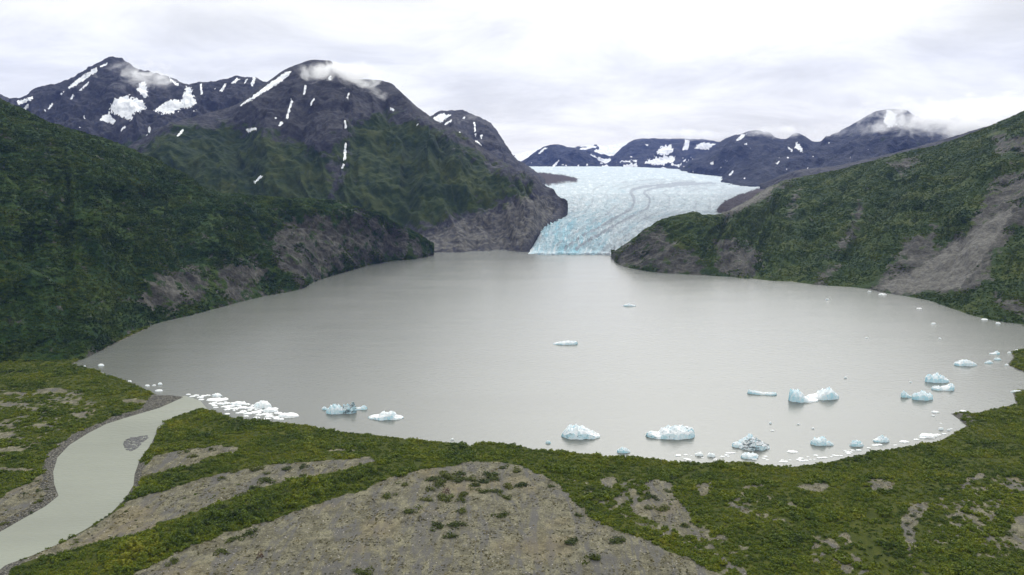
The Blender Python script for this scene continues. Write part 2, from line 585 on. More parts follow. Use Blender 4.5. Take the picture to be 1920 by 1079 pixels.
def sprinkle(th, lo, hi):
    def f(P, g1, nz):
        px, py = project(P)
        n = fbm(px * 0.09, py * 0.16, 4)
        return smooth(th, th + 0.12, n) * smooth(lo, hi, py) * 0.9
    return f


far_mountain('ice_saddle', 'snow covered saddle on the skyline behind the glacier', 900, 1330,
             [(900, 300, 8600), (960, 292, 8600), (990, 284, 8600), (1030, 276, 8600), (1080, 275, 8600), (1110, 272, 8600), (1130, 274, 8600), (1155, 271, 8600), (1190, 266, 8600), (1250, 270, 8600), (1330, 275, 8600)],
             [(900, 335), (1330, 335)], 6500, 21.0, [], lambda P, g1, nz: np.where(g1 < 0.62, 0.9, 0.1), gully=90, wl=700)
far_mountain('round_blue_mountain', 'low rounded dark blue mountain behind the top of the glacier', 960, 1200,
             [(960, 312, 6800), (985, 300, 6800), (1005, 286, 6800), (1022, 277, 6800), (1040, 274, 6800), (1058, 277, 6800), (1080, 278, 6800), (1095, 283, 6800), (1110, 294, 6800), (1122, 302, 6800), (1150, 316, 6800), (1200, 322, 6800)],
             [(960, 338), (1200, 338)], 5200, 25.0, [[(1035, 312), (1046, 300), (1048, 302), (1040, 314)], [(1128, 312), (1150, 306), (1156, 312), (1140, 318)], [(1005, 290), (1022, 276), (1026, 278), (1012, 289)]], sprinkle(0.26, 290, 314))
far_mountain('snowpatch_mountain', 'pale blue flat topped mountain with many snow patches behind the glacier', 1100, 1420,
             [(1100, 322, 7600), (1140, 306, 7600), (1156, 288, 7600), (1172, 274, 7600), (1192, 263, 7600), (1230, 261, 7600), (1280, 261, 7600), (1315, 263, 7600), (1345, 266, 7600), (1420, 280, 7600)],
             [(1100, 340), (1420, 345)], 5600, 29.0,
             [[(1231, 285), (1241, 275), (1258, 272), (1263, 286), (1249, 292), (1234, 291)], [(1221, 300), (1238, 295), (1263, 293), (1265, 303), (1244, 310), (1204, 307)],
              [(1280, 281), (1285, 262), (1293, 265), (1290, 282)], [(1303, 278), (1314, 267), (1339, 271), (1328, 282)], [(1276, 306), (1287, 296), (1291, 300), (1277, 307)],
              [(1165, 310), (1193, 307), (1196, 314), (1170, 316)], [(1207, 270), (1218, 272), (1213, 275)], [(1179, 300), (1196, 300), (1193, 305)], [(1263, 310), (1277, 309), (1274, 315)], [(1305, 292), (1313, 292), (1310, 297)]],
             sprinkle(0.20, 275, 308))
E3_SNOW = [[(1376, 268), (1389, 253), (1402, 250), (1391, 262)], [(1349, 313), (1362, 299), (1363, 306), (1351, 315)], [(1365, 329), (1373, 319), (1376, 323), (1368, 331)], [(1451, 307), (1463, 301), (1459, 308)],
           [(1489, 278), (1494, 267), (1503, 275), (1506, 290), (1500, 283)], [(1477, 275), (1487, 282), (1485, 287), (1478, 279)], [(1529, 263), (1538, 259), (1537, 265)], [(1549, 268), (1557, 265), (1555, 270)],
           [(1657, 228), (1660, 217), (1665, 206), (1681, 213), (1679, 238), (1663, 238)], [(1329, 308), (1340, 302), (1339, 309)], [(1474, 297), (1480, 293), (1479, 299)], [(1471, 318), (1478, 315), (1476, 319)], [(1522, 294), (1527, 291), (1526, 295)], [(1512, 318), (1517, 315), (1515, 319)],
           [(1395, 272), (1402, 266), (1401, 272)]]
far_mountain('blue_range', 'long deep blue mountain range with scattered snow behind the brushy east hill', 1230, 2300,
             [(1230, 335, 5600), (1285, 318, 5600), (1310, 298, 5600), (1335, 280, 5600), (1362, 260, 5600), (1390, 251, 5600), (1412, 248, 5600), (1436, 249, 5600), (1452, 257, 5600), (1470, 262, 5600), (1495, 250, 5600), (1512, 258, 5600), (1530, 266, 5600),
              (1560, 255, 5500), (1590, 240, 5500), (1620, 220, 5500), (1645, 207, 5500), (1662, 203, 5500), (1700, 207, 5500), (1716, 216, 5500), (1740, 222, 5500), (1780, 222, 5500), (1800, 214, 5500), (1830, 205, 5500), (1860, 198, 5500), (1885, 193, 5500), (1920, 205, 5500), (2300, 200, 5500)],
             [(1230, 350), (1430, 352), (1700, 330), (2300, 300)], 3600, 33.0, E3_SNOW, sprinkle(0.46, 255, 300), gully=110, wl=700)

# --- lower flank between the range and the east hill
us = np.arange(1425, 2100, 2.0)
ridge = curve([(1425, 348, 3250), (1440, 340, 3230), (1460, 331, 3210), (1490, 321, 3180), (1560, 312, 3100), (1620, 300, 3000), (1680, 286, 2900), (1740, 270, 2850), (1800, 252, 2800), (1830, 243, 2800), (1900, 225, 2800), (2100, 190, 2800)], us, 'depth')
base = at_depth(us, np.interp(us, [1425, 1450, 2100], [350, 366, 330]), np.interp(us, [1425, 1540], [3200, 2350]))
landform('grey_green_flank', 'smooth grey green mountain flank between the blue range and the scree hill', us, [base, ridge, back_of(ridge, 700, 250)], [60, 14], [10, 0], M_MTN,
         gully=26, wl=300, small=(12, 90), skew=0.3, seed=41.0, crest=0.06, base_rock=0.75, rock_polys=[[(1240, 330), (1480, 318), (1480, 380), (1240, 380)]])

# --- hill on the east shore
F_SHORE = [(1146, 484), (1150, 489), (1156, 496), (1165, 501), (1190, 507), (1220, 512), (1260, 516), (1300, 518), (1350, 521), (1400, 526), (1450, 530), (1500, 534), (1560, 540), (1605, 543), (1630, 546), (1660, 553), (1700, 560), (1740, 568), (1790, 585), (1830, 598), (1870, 607), (1920, 613), (2000, 628), (2150, 660), (2500, 720)]
F_RIDGE = [(1146, 482, 1690), (1150, 480, 1690), (1165, 466, 1680), (1185, 451, 1670), (1210, 434, 1660), (1235, 418, 1655), (1260, 408, 1650), (1285, 402, 1650), (1302, 398, 1650), (1318, 402, 1660), (1340, 403, 1690), (1358, 399, 1740), (1380, 388, 1800), (1400, 377, 1850), (1418, 366, 1900), (1440, 352, 1950), (1470, 340, 2000),
           (1500, 332, 2000), (1560, 321, 1980), (1600, 310, 1950), (1650, 297, 1920), (1700, 285, 1900), (1745, 274, 1870), (1790, 262, 1840), (1825, 250, 1820), (1860, 236, 1800), (1890, 222, 1790), (1920, 209, 1780), (2000, 180, 1750), (2150, 140, 1700), (2500, 90, 1650)]
us = np.arange(1146, 2500, 2.0)
base = curve(F_SHORE, us, 'water')
ridge = curve(F_RIDGE, us, 'depth')
hillF, PF, rockF, paleF = landform(
    'east_hill', 'green brushy hill with grey scree chutes and a rocky headland on the far shore', us, [base, ridge, back_of(ridge, 500, 150)], [150, 36], [16, 0], M_HILL_E,
    gully=24, wl=120, small=(13, 70), skew=-1.4, seed=52.0, crest=0.10, soft=12, base_rock=0.02, foot=0.12, rock_w=0.78,
    rock_polys=[[(1140, 492), (1165, 462), (1210, 432), (1245, 420), (1258, 450), (1300, 475), (1325, 500), (1330, 522), (1220, 516)], [(1340, 450), (1380, 445), (1425, 470), (1420, 520), (1380, 524), (1340, 510)],
                [(1345, 402), (1380, 384), (1418, 362), (1445, 345), (1490, 335), (1470, 352), (1440, 372), (1400, 390), (1362, 412)],
                [(1634, 540), (1701, 446), (1758, 425), (1757, 466), (1813, 432), (1828, 410), (1855, 350), (1885, 326), (1920, 320), (2000, 325), (1990, 400), (1900, 440), (1868, 480), (1862, 520), (1815, 554), (1742, 549), (1683, 556), (1640, 550)],
                [(1655, 305), (1720, 296), (1725, 312), (1690, 325)], [(1860, 548), (1930, 565), (1930, 600), (1880, 580)], [(1480, 370), (1500, 360), (1490, 400), (1478, 410)], [(1860, 250), (1925, 255), (1925, 290), (1870, 290)],
                [(1560, 470), (1590, 430), (1610, 380), (1622, 384), (1606, 440), (1575, 480)], [(1520, 530), (1550, 500), (1570, 500), (1550, 540)]],
    pale_polys=[[(1640, 540), (1725, 500), (1790, 455), (1880, 398), (1905, 385), (1880, 430), (1840, 490), (1800, 540), (1740, 546), (1690, 552)], [(1350, 400), (1400, 378), (1440, 352), (1460, 348), (1430, 372), (1380, 396)]])

# ------------------------------------------------------------------ glacier
m, nt = new_mat('glacier_ice')
b = NB(nt)
co = b.coord()
n1 = b.noise(co, 0.006, 5, 0.6)
n2 = b.noise(co, 0.05, 6, 0.75)
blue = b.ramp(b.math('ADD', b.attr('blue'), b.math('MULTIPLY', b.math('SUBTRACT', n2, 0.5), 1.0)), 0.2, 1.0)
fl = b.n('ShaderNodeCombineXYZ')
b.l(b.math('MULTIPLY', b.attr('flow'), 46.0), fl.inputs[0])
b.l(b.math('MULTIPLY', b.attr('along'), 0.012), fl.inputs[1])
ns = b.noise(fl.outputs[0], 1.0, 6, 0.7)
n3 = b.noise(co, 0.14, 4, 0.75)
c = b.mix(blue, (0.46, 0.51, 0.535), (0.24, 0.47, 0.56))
c = b.mix(b.ramp(ns, 0.50, 0.66), c, (0.64, 0.68, 0.70))
c = b.mix(b.math('MULTIPLY', b.ramp(ns, 0.47, 0.30), 0.55), c, (0.36, 0.45, 0.51))
spk = b.ramp(b.math('ADD', b.math('MULTIPLY', n2, 0.5), b.math('MULTIPLY', n3, 0.5)), 0.49, 0.36)
c = b.mix(b.math('MULTIPLY', spk, 0.75), c, (0.24, 0.40, 0.48))
c = b.mix(b.math('MULTIPLY', b.ramp(b.math('ADD', b.attr('dirt'), b.math('MULTIPLY', b.math('SUBTRACT', n2, 0.5), 0.8)), 0.15, 0.9), 0.85), c, (0.29, 0.315, 0.345))
c = b.mix(b.ramp(b.math('ADD', b.attr('moraine'), b.math('MULTIPLY', b.math('SUBTRACT', n2, 0.5), 1.2)), 0.35, 0.75), c, (0.085, 0.078, 0.080))
b.out(b.principled(c, 1.0, b.bump(b.math('ADD', n2, n3), 0.9, 5.0), 0.0))
M_ICE_FIELD = m

nu, nvv = 420, 360
Yr = np.concatenate([np.linspace(1700, 2700, 260), np.linspace(2710, 5600, nvv - 260)])
zr = glacier_z(Yr)
pyr = project(np.stack([0 * Yr, Yr, zr], -1))[1]
# left and right margin of the ice, by photo row
lx = np.interp(pyr, [318, 330, 345, 360, 376, 400, 415, 450, 475, 480], [1000, 1015, 1022, 1028, 1040, 1060, 1040, 1004, 991, 990]) - 45 * smooth(468, 415, pyr) - 2
rx = np.interp(pyr, [318, 335, 345, 362, 380, 399, 415, 440, 466, 483], [1400, 1440, 1450, 1440, 1415, 1350, 1250, 1205, 1168, 1150]) + 60
tt = np.linspace(0, 1, nu)
PXg = lx[:, None] + (rx - lx)[:, None] * tt[None]
Xg = (PXg - CX) / F * (Yr * CP + (H - zr) * SP)[:, None]
Yg = Yr[:, None] + 0 * Xg
Zg = zr[:, None] + 0 * Xg
# the terminus curls: front line pulled to the photo's waterline
front = 34 * fbm(Xg / 50, 0 * Xg, 4)
Yg = Yg + np.where(Yg < 1800, (14 - 26 * tt[None]) * smooth(1800, 1700, Yg), 0)
Yg = Yg + np.where(Yg < 1800, front * smooth(1800, 1700, Yg), 0)
flow = tt[None] + 0.0 * Xg
wv = fbm(Xg / 130, Yg / 130, 3)
cre = ridged(Xg / 26 + wv, Yg / 13 + wv, 3)
cre2 = ridged(flow * 60, Yg / 45 + wv, 3)
rough = smooth(3000, 1800, Yg)
Zg = Zg + (cre - 0.2) * (2 + 5 * rough) + (cre2 - 0.2) * (1.5 + 3 * rough) + 6 * wv * rough
Zg = Zg * (1 - (1 - (0.12 + 0.88 * smooth(0.0, 0.13, tt[None] + 0 * Yg))) * smooth(2050, 1850, Yg)) * (0.35 + 0.65 * smooth(1700, 1745, Yr[:, None] + 0 * Yg))
zr2 = zr[:, None] - 46 * smooth(0.35, 1.0, tt[None] + 0 * Yg) * smooth(2500, 3600, Yg)
Zg = Zg + zr2 - zr[:, None]
PX, PY = PXg, project(np.stack([Xg, Yg, zr2], -1))[1]
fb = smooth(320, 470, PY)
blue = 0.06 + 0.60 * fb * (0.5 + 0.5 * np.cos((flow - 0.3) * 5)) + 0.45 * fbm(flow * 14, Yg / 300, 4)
dirt = 0.28 * ridged(flow * 22 + 0.3 * fbm(Yg / 300, flow * 3, 2), Yg / 900, 3) + 0.05


def streak(pts, w0, w1, k):
    global dirt
    d = sdf(pts, PX + 2.5 * fbm(PX * .035, PY * .06, 3), PY + 1.5 * fbm(PX * .04 + 9, PY * .07, 3), closed=False) + 5 * smooth(-0.08, -0.32, fbm(PX * .03 + w1 * 5, PY * .05, 3))
    dirt = np.maximum(dirt, k * smooth(w1, w0, d + 1.5 * fbm(PX * .1, PY * .1, 3)))


L1 = np.array([(1035, 462), (1080, 430), (1118, 408), (1140, 390), (1146, 374), (1142, 361), (1158, 351), (1215, 343), (1290, 338)], float)
L2 = np.array([(1125, 478), (1195, 442), (1262, 408), (1300, 388), (1298, 373), (1282, 363), (1300, 357), (1345, 353), (1405, 350)], float)


def fine(q):
    t = np.linspace(0, 1, len(q)); tf = np.linspace(0, 1, 40)
    return np.stack([pchip(t, q[:, 0], tf), pchip(t, q[:, 1], tf)], -1)


for t_, k_, w_ in ((-0.22, .34, 2.6), (-0.04, .28, 2.0), (0.09, .36, 2.6), (0.16, .26, 1.6), (0.29, .62, 3.0), (0.335, .30, 1.4), (0.47, .58, 2.8), (0.52, .34, 1.6), (0.61, .26, 1.6), (0.72, .38, 2.8), (0.79, .24, 1.5), (0.90, .34, 3.0), (1.03, .40, 3.0), (1.2, .36, 3.4)):
    streak(fine(L1 * (1 - t_) + L2 * t_), 0.6, w_ + 1.8, min(1.0, k_ * 1.55))
dirt = np.maximum(dirt, 0.62 * smooth(1250, 1380, PX) * smooth(340, 358, PY))
dirt = np.maximum(dirt, 0.38 * smooth(1080, 1200, PX) * smooth(330, 345, PY) * smooth(480, 400, PY))
mor = np.zeros_like(PX)
for poly in ([(990, 325), (1030, 327), (1064, 331), (1086, 337), (1080, 344), (1050, 347), (1000, 354)], [(1340, 404), (1352, 385), (1385, 368), (1420, 356), (1470, 345), (1500, 400), (1400, 420)]):
    mor = np.maximum(mor, np.clip(0.5 + (sdf(poly, PX, PY) + 3 * fbm(PX * .12, PY * .2, 3)) / 10, 0, 1))
Zg = Zg + 8 * mor
Pg = np.stack([Xg, Yg, Zg], -1)
fr = []
for k in range(7):      # ragged ice front down to the water
    q = Pg[0].copy()
    t = (7 - k) / 7
    q[:, 2] = Pg[0, :, 2] * (1 - t) - 3 * t
    q[:, 1] += -5 * t + 3.0 * fbm(Pg[0, :, 0] / 7 + k * 2.3, Pg[0, :, 0] * 0 + k, 3)
    fr.append(q)
Pall = np.concatenate([np.stack(fr), Pg])
ext = lambda a: np.concatenate([np.repeat(a[:1], 7, 0), a])
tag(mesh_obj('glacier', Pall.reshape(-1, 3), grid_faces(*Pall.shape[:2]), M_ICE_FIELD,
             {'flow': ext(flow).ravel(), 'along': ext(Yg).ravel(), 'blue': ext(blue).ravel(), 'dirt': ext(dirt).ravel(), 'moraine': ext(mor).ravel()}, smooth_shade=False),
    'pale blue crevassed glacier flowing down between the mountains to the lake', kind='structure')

# ------------------------------------------------------------------ foreground ground
NEAR_SHORE = [(135, 684), (160, 688), (200, 704), (225, 710), (250, 719), (275, 731), (298, 742), (318, 741), (338, 744), (347, 746),
              (385, 768), (402, 770), (430, 782), (470, 788), (520, 792), (570, 798), (640, 810), (700, 815), (760, 824), (850, 832), (882, 836), (912, 830), (960, 833), (1010, 846),
              (1060, 846), (1110, 854), (1160, 858), (1200, 859), (1240, 864), (1280, 869), (1330, 869), (1380, 866), (1430, 873), (1480, 876), (1540, 870), (1600, 856), (1650, 846), (1700, 838), (1760, 828),
              (1790, 812), (1812, 799), (1800, 788), (1783, 776), (1800, 774), (1828, 776), (1852, 769), (1880, 764), (1906, 757), (1902, 745), (1898, 734), (1935, 728), (1960, 718), (1930, 703), (1905, 692), (1889, 684), (1900, 672), (1897, 662), (1912, 657), (1960, 652), (2030, 640)]
lake_poly = ground_poly(NEAR_SHORE + [(1990, 632), (1920, 613), (1800, 575), (1600, 543), (1400, 520), (1100, 478), (812, 480), (560, 540), (290, 610), (150, 676)])
RIVER = [(347, 744), (300, 765), (245, 781), (200, 795), (165, 813), (130, 835), (108, 858), (100, 885), (102, 908), (110, 930), (85, 950), (40, 975), (0, 998), (-60, 1030), (-200, 1110), (-330, 1240), (-250, 1320),
         (-110, 1180), (-20, 1085), (10, 1060), (60, 1042), (110, 1020), (160, 993), (205, 965), (235, 935), (250, 910), (252, 890), (262, 862), (284, 832), (296, 805), (318, 786), (350, 774), (388, 764), (400, 755)]
river_poly = ground_poly(RIVER)

gx = np.concatenate([np.linspace(-2600, -620, 24), np.arange(-600, 640, 1.8), np.linspace(660, 2600, 24)])
gy = np.concatenate([np.linspace(-1500, 300, 20), np.arange(318, 700, 1.7), np.arange(700, 960, 4.0)])
GXm, GYm = np.meshgrid(gx, gy)


def gravel_polys():
    L = {}
    L['main'] = [(150, 1140), (255, 1082), (330, 1046), (420, 1010), (520, 979), (600, 951), (680, 926), (740, 900), (800, 891), (850, 880), (880, 872), (930, 872), (975, 878), (1015, 895), (1050, 918), (1070, 945), (1110, 975), (1160, 1002), (1230, 1032), (1300, 1062), (1345, 1082), (1420, 1140)]
    L['strip'] = [(0, 1068), (60, 1046), (150, 1005), (210, 966), (232, 946), (330, 918), (420, 893), (500, 878), (600, 872), (690, 866), (704, 872), (640, 890), (560, 903), (500, 920), (430, 948), (330, 983), (240, 1010), (130, 1038), (40, 1064)]
    L['bank'] = [(262, 884), (290, 862), (330, 850), (395, 843), (452, 846), (440, 856), (395, 862), (375, 875), (330, 884), (290, 893), (258, 912), (248, 914)]
    L['lowbank'] = [(-400, 1190), (-150, 1010), (0, 938), (45, 915), (80, 896), (101, 886), (104, 908), (112, 930), (85, 952), (40, 977), (0, 1000), (-60, 1032), (-200, 1112), (-330, 1242)]
    L['e1'] = [(1206, 912), (1235, 906), (1258, 918), (1265, 940), (1290, 970), (1312, 1010), (1285, 1015), (1230, 990), (1180, 968), (1192, 950), (1215, 940)]
    L['e2'] = [(1622, 908), (1638, 902), (1658, 905), (1674, 914), (1668, 926), (1645, 931), (1630, 922)]
    L['e3'] = [(1388, 920), (1410, 913), (1446, 911), (1440, 920), (1410, 923)]
    L['e4'] = [(1495, 918), (1545, 912), (1552, 922), (1530, 930), (1505, 925)]
    L['e5'] = [(1798, 920), (1812, 904), (1842, 897), (1846, 903), (1820, 912), (1806, 924)]
    L['e6'] = [(1690, 978), (1712, 955), (1738, 950), (1736, 968), (1722, 985), (1716, 1010), (1708, 1040), (1712, 1055), (1700, 1055), (1698, 1020), (1688, 1000)]
    L['e7'] = [(1884, 1010), (1905, 985), (1925, 962), (1960, 955), (1990, 1060), (1930, 1048), (1900, 1038)]
    L['e8'] = [(1300, 918), (1335, 910), (1338, 922), (1318, 938), (1305, 930)]
    L['e9'] = [(1120, 905), (1150, 900), (1160, 912), (1140, 922)]
    L['e10'] = [(1150, 940), (1170, 930), (1180, 945), (1160, 952)]
    for i, (x, y, w, h) in enumerate([(30, 742, 40, 7), (95, 738, 50, 8), (20, 765, 60, 7), (60, 775, 30, 6), (150, 783, 26, 8), (85, 805, 36, 8), (10, 805, 30, 9), (0, 850, 60, 7), (40, 790, 24, 4), (130, 760, 30, 4), (255, 757, 44, 7), (8, 822, 40, 5),
                                      (28, 885, 80, 5), (640, 850, 40, 3), (345, 868, 30, 6)]):
        L['w%d' % i] = [(x + 0.75 * w * math.cos(a) * (0.8 + 0.2 * math.sin(3 * a + i)), y + 0.75 * h * math.sin(a) * (0.8 + 0.25 * math.cos(2 * a + i))) for a in np.linspace(0, 2 * np.pi, 9)[:-1]]
    return {k: ground_poly(v) for k, v in L.items()}


GP = gravel_polys()
# loosely covered zones (patchy shrubs on stones)
SPARSE = [ground_poly(p) for p in (
    [(1050, 900), (1110, 895), (1200, 900), (1260, 930), (1330, 1000), (1420, 1040), (1480, 1100), (1380, 1100), (1200, 1015), (1090, 950)],
    [(1330, 925), (1460, 930), (1520, 960), (1480, 1000), (1380, 980)],
    [(1690, 960), (1800, 905), (1920, 890), (1990, 960), (1940, 1080), (1700, 1090)],
    [(1480, 1020), (1600, 1000), (1640, 1090), (1480, 1100)],
    [(-200, 735), (0, 730), (150, 735), (200, 770), (120, 820), (0, 870), (-200, 880)])]
GREENWAY = ground_poly([(1920, 858), (1830, 866), (1760, 890), (1700, 930), (1650, 960), (1600, 975), (1580, 1000), (1600, 1060), (1640, 1090), (1700, 1090), (1668, 1010), (1690, 955), (1760, 905), (1830, 880), (1920, 872)])
LUSH_LINES = [ground_poly(p) for p in ([(1075, 925), (1120, 968), (1190, 1000), (1260, 1030), (1345, 1070)],)]


def land_height(x, y):
    lk = -sdf(lake_poly, x, y)
    rv = -sdf(river_poly, x, y)
    d = np.minimum(lk, rv)
    n = fbm(x / 40, y / 40, 4)
    z = np.clip(d * 0.3, -3, 1.4) + smooth(2, 60, d) * (1.2 + 1.6 * n) + smooth(0, 3, d) * 0.25 * fbm(x / 7, y / 7, 3)
    return z, lk, rv


def bare(x, y):
    """1 on open stones, 0 under brush"""
    n = fbm(x / 22, y / 16, 4) * 5 + fbm(x / 6, y / 6, 3) * 2.2
    m = np.full(x.shape, -1e9)
    for k, p in GP.items():
        w = 0.8 if k[0] in 'ew' and k != 'lowbank' else 1.0
        m = np.maximum(m, sdf(p, x, y) + n * w)
    m = smooth(-1.2, 1.2, m)
    sp = np.zeros(x.shape)
    for p in SPARSE:
        sp = np.maximum(sp, smooth(-8, 10, sdf(p, x, y)))
    pat = smooth(0.06, 0.30, 0.6 * fbm(x / 30 + 7, y / 30 + 3, 3) + 0.9 * fbm(x / 5.0 + 7, y / 6.5 + 3, 2, gain=0.6))
    m = np.maximum(m, sp * pat * 0.9)
    for l in LUSH_LINES:
        m = m * smooth(2.5, 5.0, sdf(l, x, y, closed=False) + 1.5 * n * 0.3)
    return m


def bank_mask(x, y, rv):
    """dark cobbles along the river: wide on the west bank, thin on the east"""
    px, py = project(np.stack([x, y, 0 * x], -1))
    cl = np.interp(py, [744, 765, 780, 813, 858, 908, 930, 998, 1060], [366, 345, 310, 225, 185, 175, 170, 100, 40])
    west = px < cl
    w = np.where(west, 7.0 + 7 * fbm(x / 14, y / 14, 4), np.where((py > 870) & (py < 940), 4.5, 1.2) + 1.2 * fbm(x / 9, y / 9, 3))
    return smooth(w + 1.5, w - 1.5, rv) * (rv > -20)


Zm, LK, RV = land_height(GXm, GYm)
BR = bare(GXm, GYm)
BK = bank_mask(GXm, GYm, RV)
spit = ground_poly([(285, 742), (315, 738), (350, 744), (350, 752), (300, 768), (260, 775)])
BK = np.maximum(BK, smooth(-2, 2, sdf(spit, GXm, GYm) + 1.5 * fbm(GXm / 8, GYm / 8, 3)))
BK = np.maximum(BK, smooth(2.0, 0.8, LK) * 0.8)
spit2 = ground_poly([(1780, 774), (1800, 772), (1835, 776), (1840, 790), (1815, 802), (1800, 790)])
BK = np.maximum(BK, smooth(-1, 2, sdf(spit2, GXm, GYm)) * 0.8)
OUTW = smooth(-3, 6, sdf(GP['main'], GXm, GYm))

m, nt = new_mat('valley_floor')
b = NB(nt)
co = b.coord()
n_big = b.noise(co, 0.02, 5, 0.6)
n_mid = b.noise(co, 0.16, 6, 0.7)
n_str = b.noise(b.scale(co, (0.35, 0.06, 1)), 0.35, 5, 0.65, 1.2)
n_fin = b.noise(co, 0.9, 4, 0.8)
n_peb = b.noise(co, 2.2, 3, 0.8)
stone = b.cramp(b.math('ADD', b.math('MULTIPLY', n_mid, 0.5), b.math('MULTIPLY', n_fin, 0.5)), [(0.37, (0.034, 0.032, 0.020)), (0.5, (0.098, 0.092, 0.061)), (0.61, (0.190, 0.180, 0.125))])
stone = b.mix(b.math('MULTIPLY', b.ramp(n_str, 0.46, 0.60), 0.85), stone, (0.078, 0.076, 0.072))
stone = b.mix(b.math('MULTIPLY', b.ramp(n_big, 0.52, 0.68), 0.30), stone, (0.165, 0.128, 0.066))
stone = b.mix(b.math('MULTIPLY', b.ramp(n_mid, 0.60, 0.70), 0.45), stone, (0.085, 0.08, 0.024))
stone = b.mix(b.math('MULTIPLY', b.ramp(n_peb, 0.66, 0.74), 0.8), stone, (0.32, 0.29, 0.22))
cob = b.cramp(n_fin, [(0.40, (0.018, 0.018, 0.015)), (0.52, (0.062, 0.060, 0.050)), (0.62, (0.17, 0.162, 0.138))])
moss = b.cramp(b.math('ADD', b.math('MULTIPLY', n_mid, 0.6), b.math('MULTIPLY', n_fin, 0.4)), [(0.36, (0.016, 0.024, 0.002)), (0.52, (0.038, 0.048, 0.004)), (0.68, (0.082, 0.076, 0.012))])
bf = b.ramp(b.math('ADD', b.attr('bare'), b.math('MULTIPLY', b.math('SUBTRACT', n_fin, 0.5), 0.6)), 0.35, 0.65)
c = b.mix(bf, moss, stone)
c = b.mix(b.ramp(b.math('ADD', b.attr('bank'), b.math('MULTIPLY', b.math('SUBTRACT', n_mid, 0.5), 0.6)), 0.4, 0.6), c, cob)
b.out(b.principled(c, 0.95, b.bump(b.math('ADD', n_fin, b.math('MULTIPLY', n_peb, 0.6)), 0.8, 0.5), 0.1))
M_GROUND = m
tag(mesh_obj('ground', np.stack([GXm, GYm, Zm], -1).reshape(-1, 3), grid_faces(*GXm.shape), M_GROUND, {'bare': BR.ravel(), 'bank': BK.ravel(), 'outwash': OUTW.ravel()}),
    'flat valley floor of grey outwash gravel and low green cover at the lake foot', kind='structure')

# ------------------------------------------------------------------ water
def water_mat(name, base, rough, wave, scale_, patch):
    m, nt = new_mat(name)
    b = NB(nt)
    co = b.coord()
    n1 = b.noise(b.scale(co, (0.5, 1.0, 1)), scale_, 3, 0.6)
    n2 = b.noise(b.scale(co, (0.25, 1.0, 1)), 0.012, 4, 0.6)
    n3 = b.noise(b.scale(co, (0.12, 1.0, 1)), 0.05, 4, 0.65)
    col = b.mix(b.ramp(n2, 0.35, 0.65), base, tuple(v * patch for v in base))
    rg = b.ramp(b.math('ADD', b.math('MULTIPLY', n2, 0.5), b.math('MULTIPLY', n3, 0.5)), 0.38, 0.62, rough * 0.91, rough * 1.08)
    p = b.principled(col, rg, b.bump(n1, wave, 0.5), 0.5, IOR=1.33)
    b.out(p)
    return m


M_LAKE = water_mat('lake_water', (0.098, 0.104, 0.092), 0.24, 0.35, 0.35, 0.94)
M_RIVER = water_mat('river_water', (0.178, 0.190, 0.152), 0.30, 0.55, 0.35, 0.84)
tag(mesh_obj('lake', [(-4000, 380, 0), (4000, 380, 0), (4000, 2600, 0), (-4000, 2600, 0)], np.array([[0, 1, 2, 3]]), M_LAKE), 'milky grey glacial lake', kind='structure')
rp = ground_poly([(347, 742), (300, 760), (245, 776), (190, 792), (150, 813), (110, 835), (90, 858), (80, 885), (82, 908), (90, 930), (65, 945), (20, 968), (-30, 998), (-90, 1025), (-230, 1110), (-360, 1240), (-230, 1330),
                  (-90, 1190), (20, 1085), (50, 1062), (90, 1048), (140, 1024), (190, 1000), (235, 970), (262, 938), (275, 910), (278, 890), (288, 866), (306, 838), (316, 812), (336, 792), (364, 782), (390, 769), (376, 752)])
tag(mesh_obj('river', np.c_[rp, np.full(len(rp), 0.02)], [list(range(len(rp)))], M_RIVER), 'pale silty river leaving the lake and curving out past the gravel bank', kind='structure')

# ------------------------------------------------------------------ brush
def leaf_mat(name, ramp_, rnd=0.26):
    m, nt = new_mat(name)
    b = NB(nt)
    oi = b.n('ShaderNodeObjectInfo')
    n = b.noise(b.n('ShaderNodeNewGeometry').outputs['Position'], 0.022, 5, 0.6)
    n2 = b.noise(b.n('ShaderNodeNewGeometry').outputs['Position'], 0.9, 2, 0.6)
    f = b.math('ADD', b.math('ADD', b.math('MULTIPLY', n, 1.0 - rnd - 0.2), b.math('MULTIPLY', oi.outputs['Random'], rnd)), b.math('MULTIPLY', n2, 0.20))
    c = b.cramp(f, ramp_)
    p = b.principled(c, 0.75, None, 0.25)
    tr = b.n('ShaderNodeBsdfTranslucent')
    b.l(c, tr.inputs['Color'])
    mx = b.n('ShaderNodeMixShader', i_0=0.38)
    b.l(p, mx.inputs[1]); b.l(tr.outputs[0], mx.inputs[2])
    b.out(mx.outputs[0])
    return m


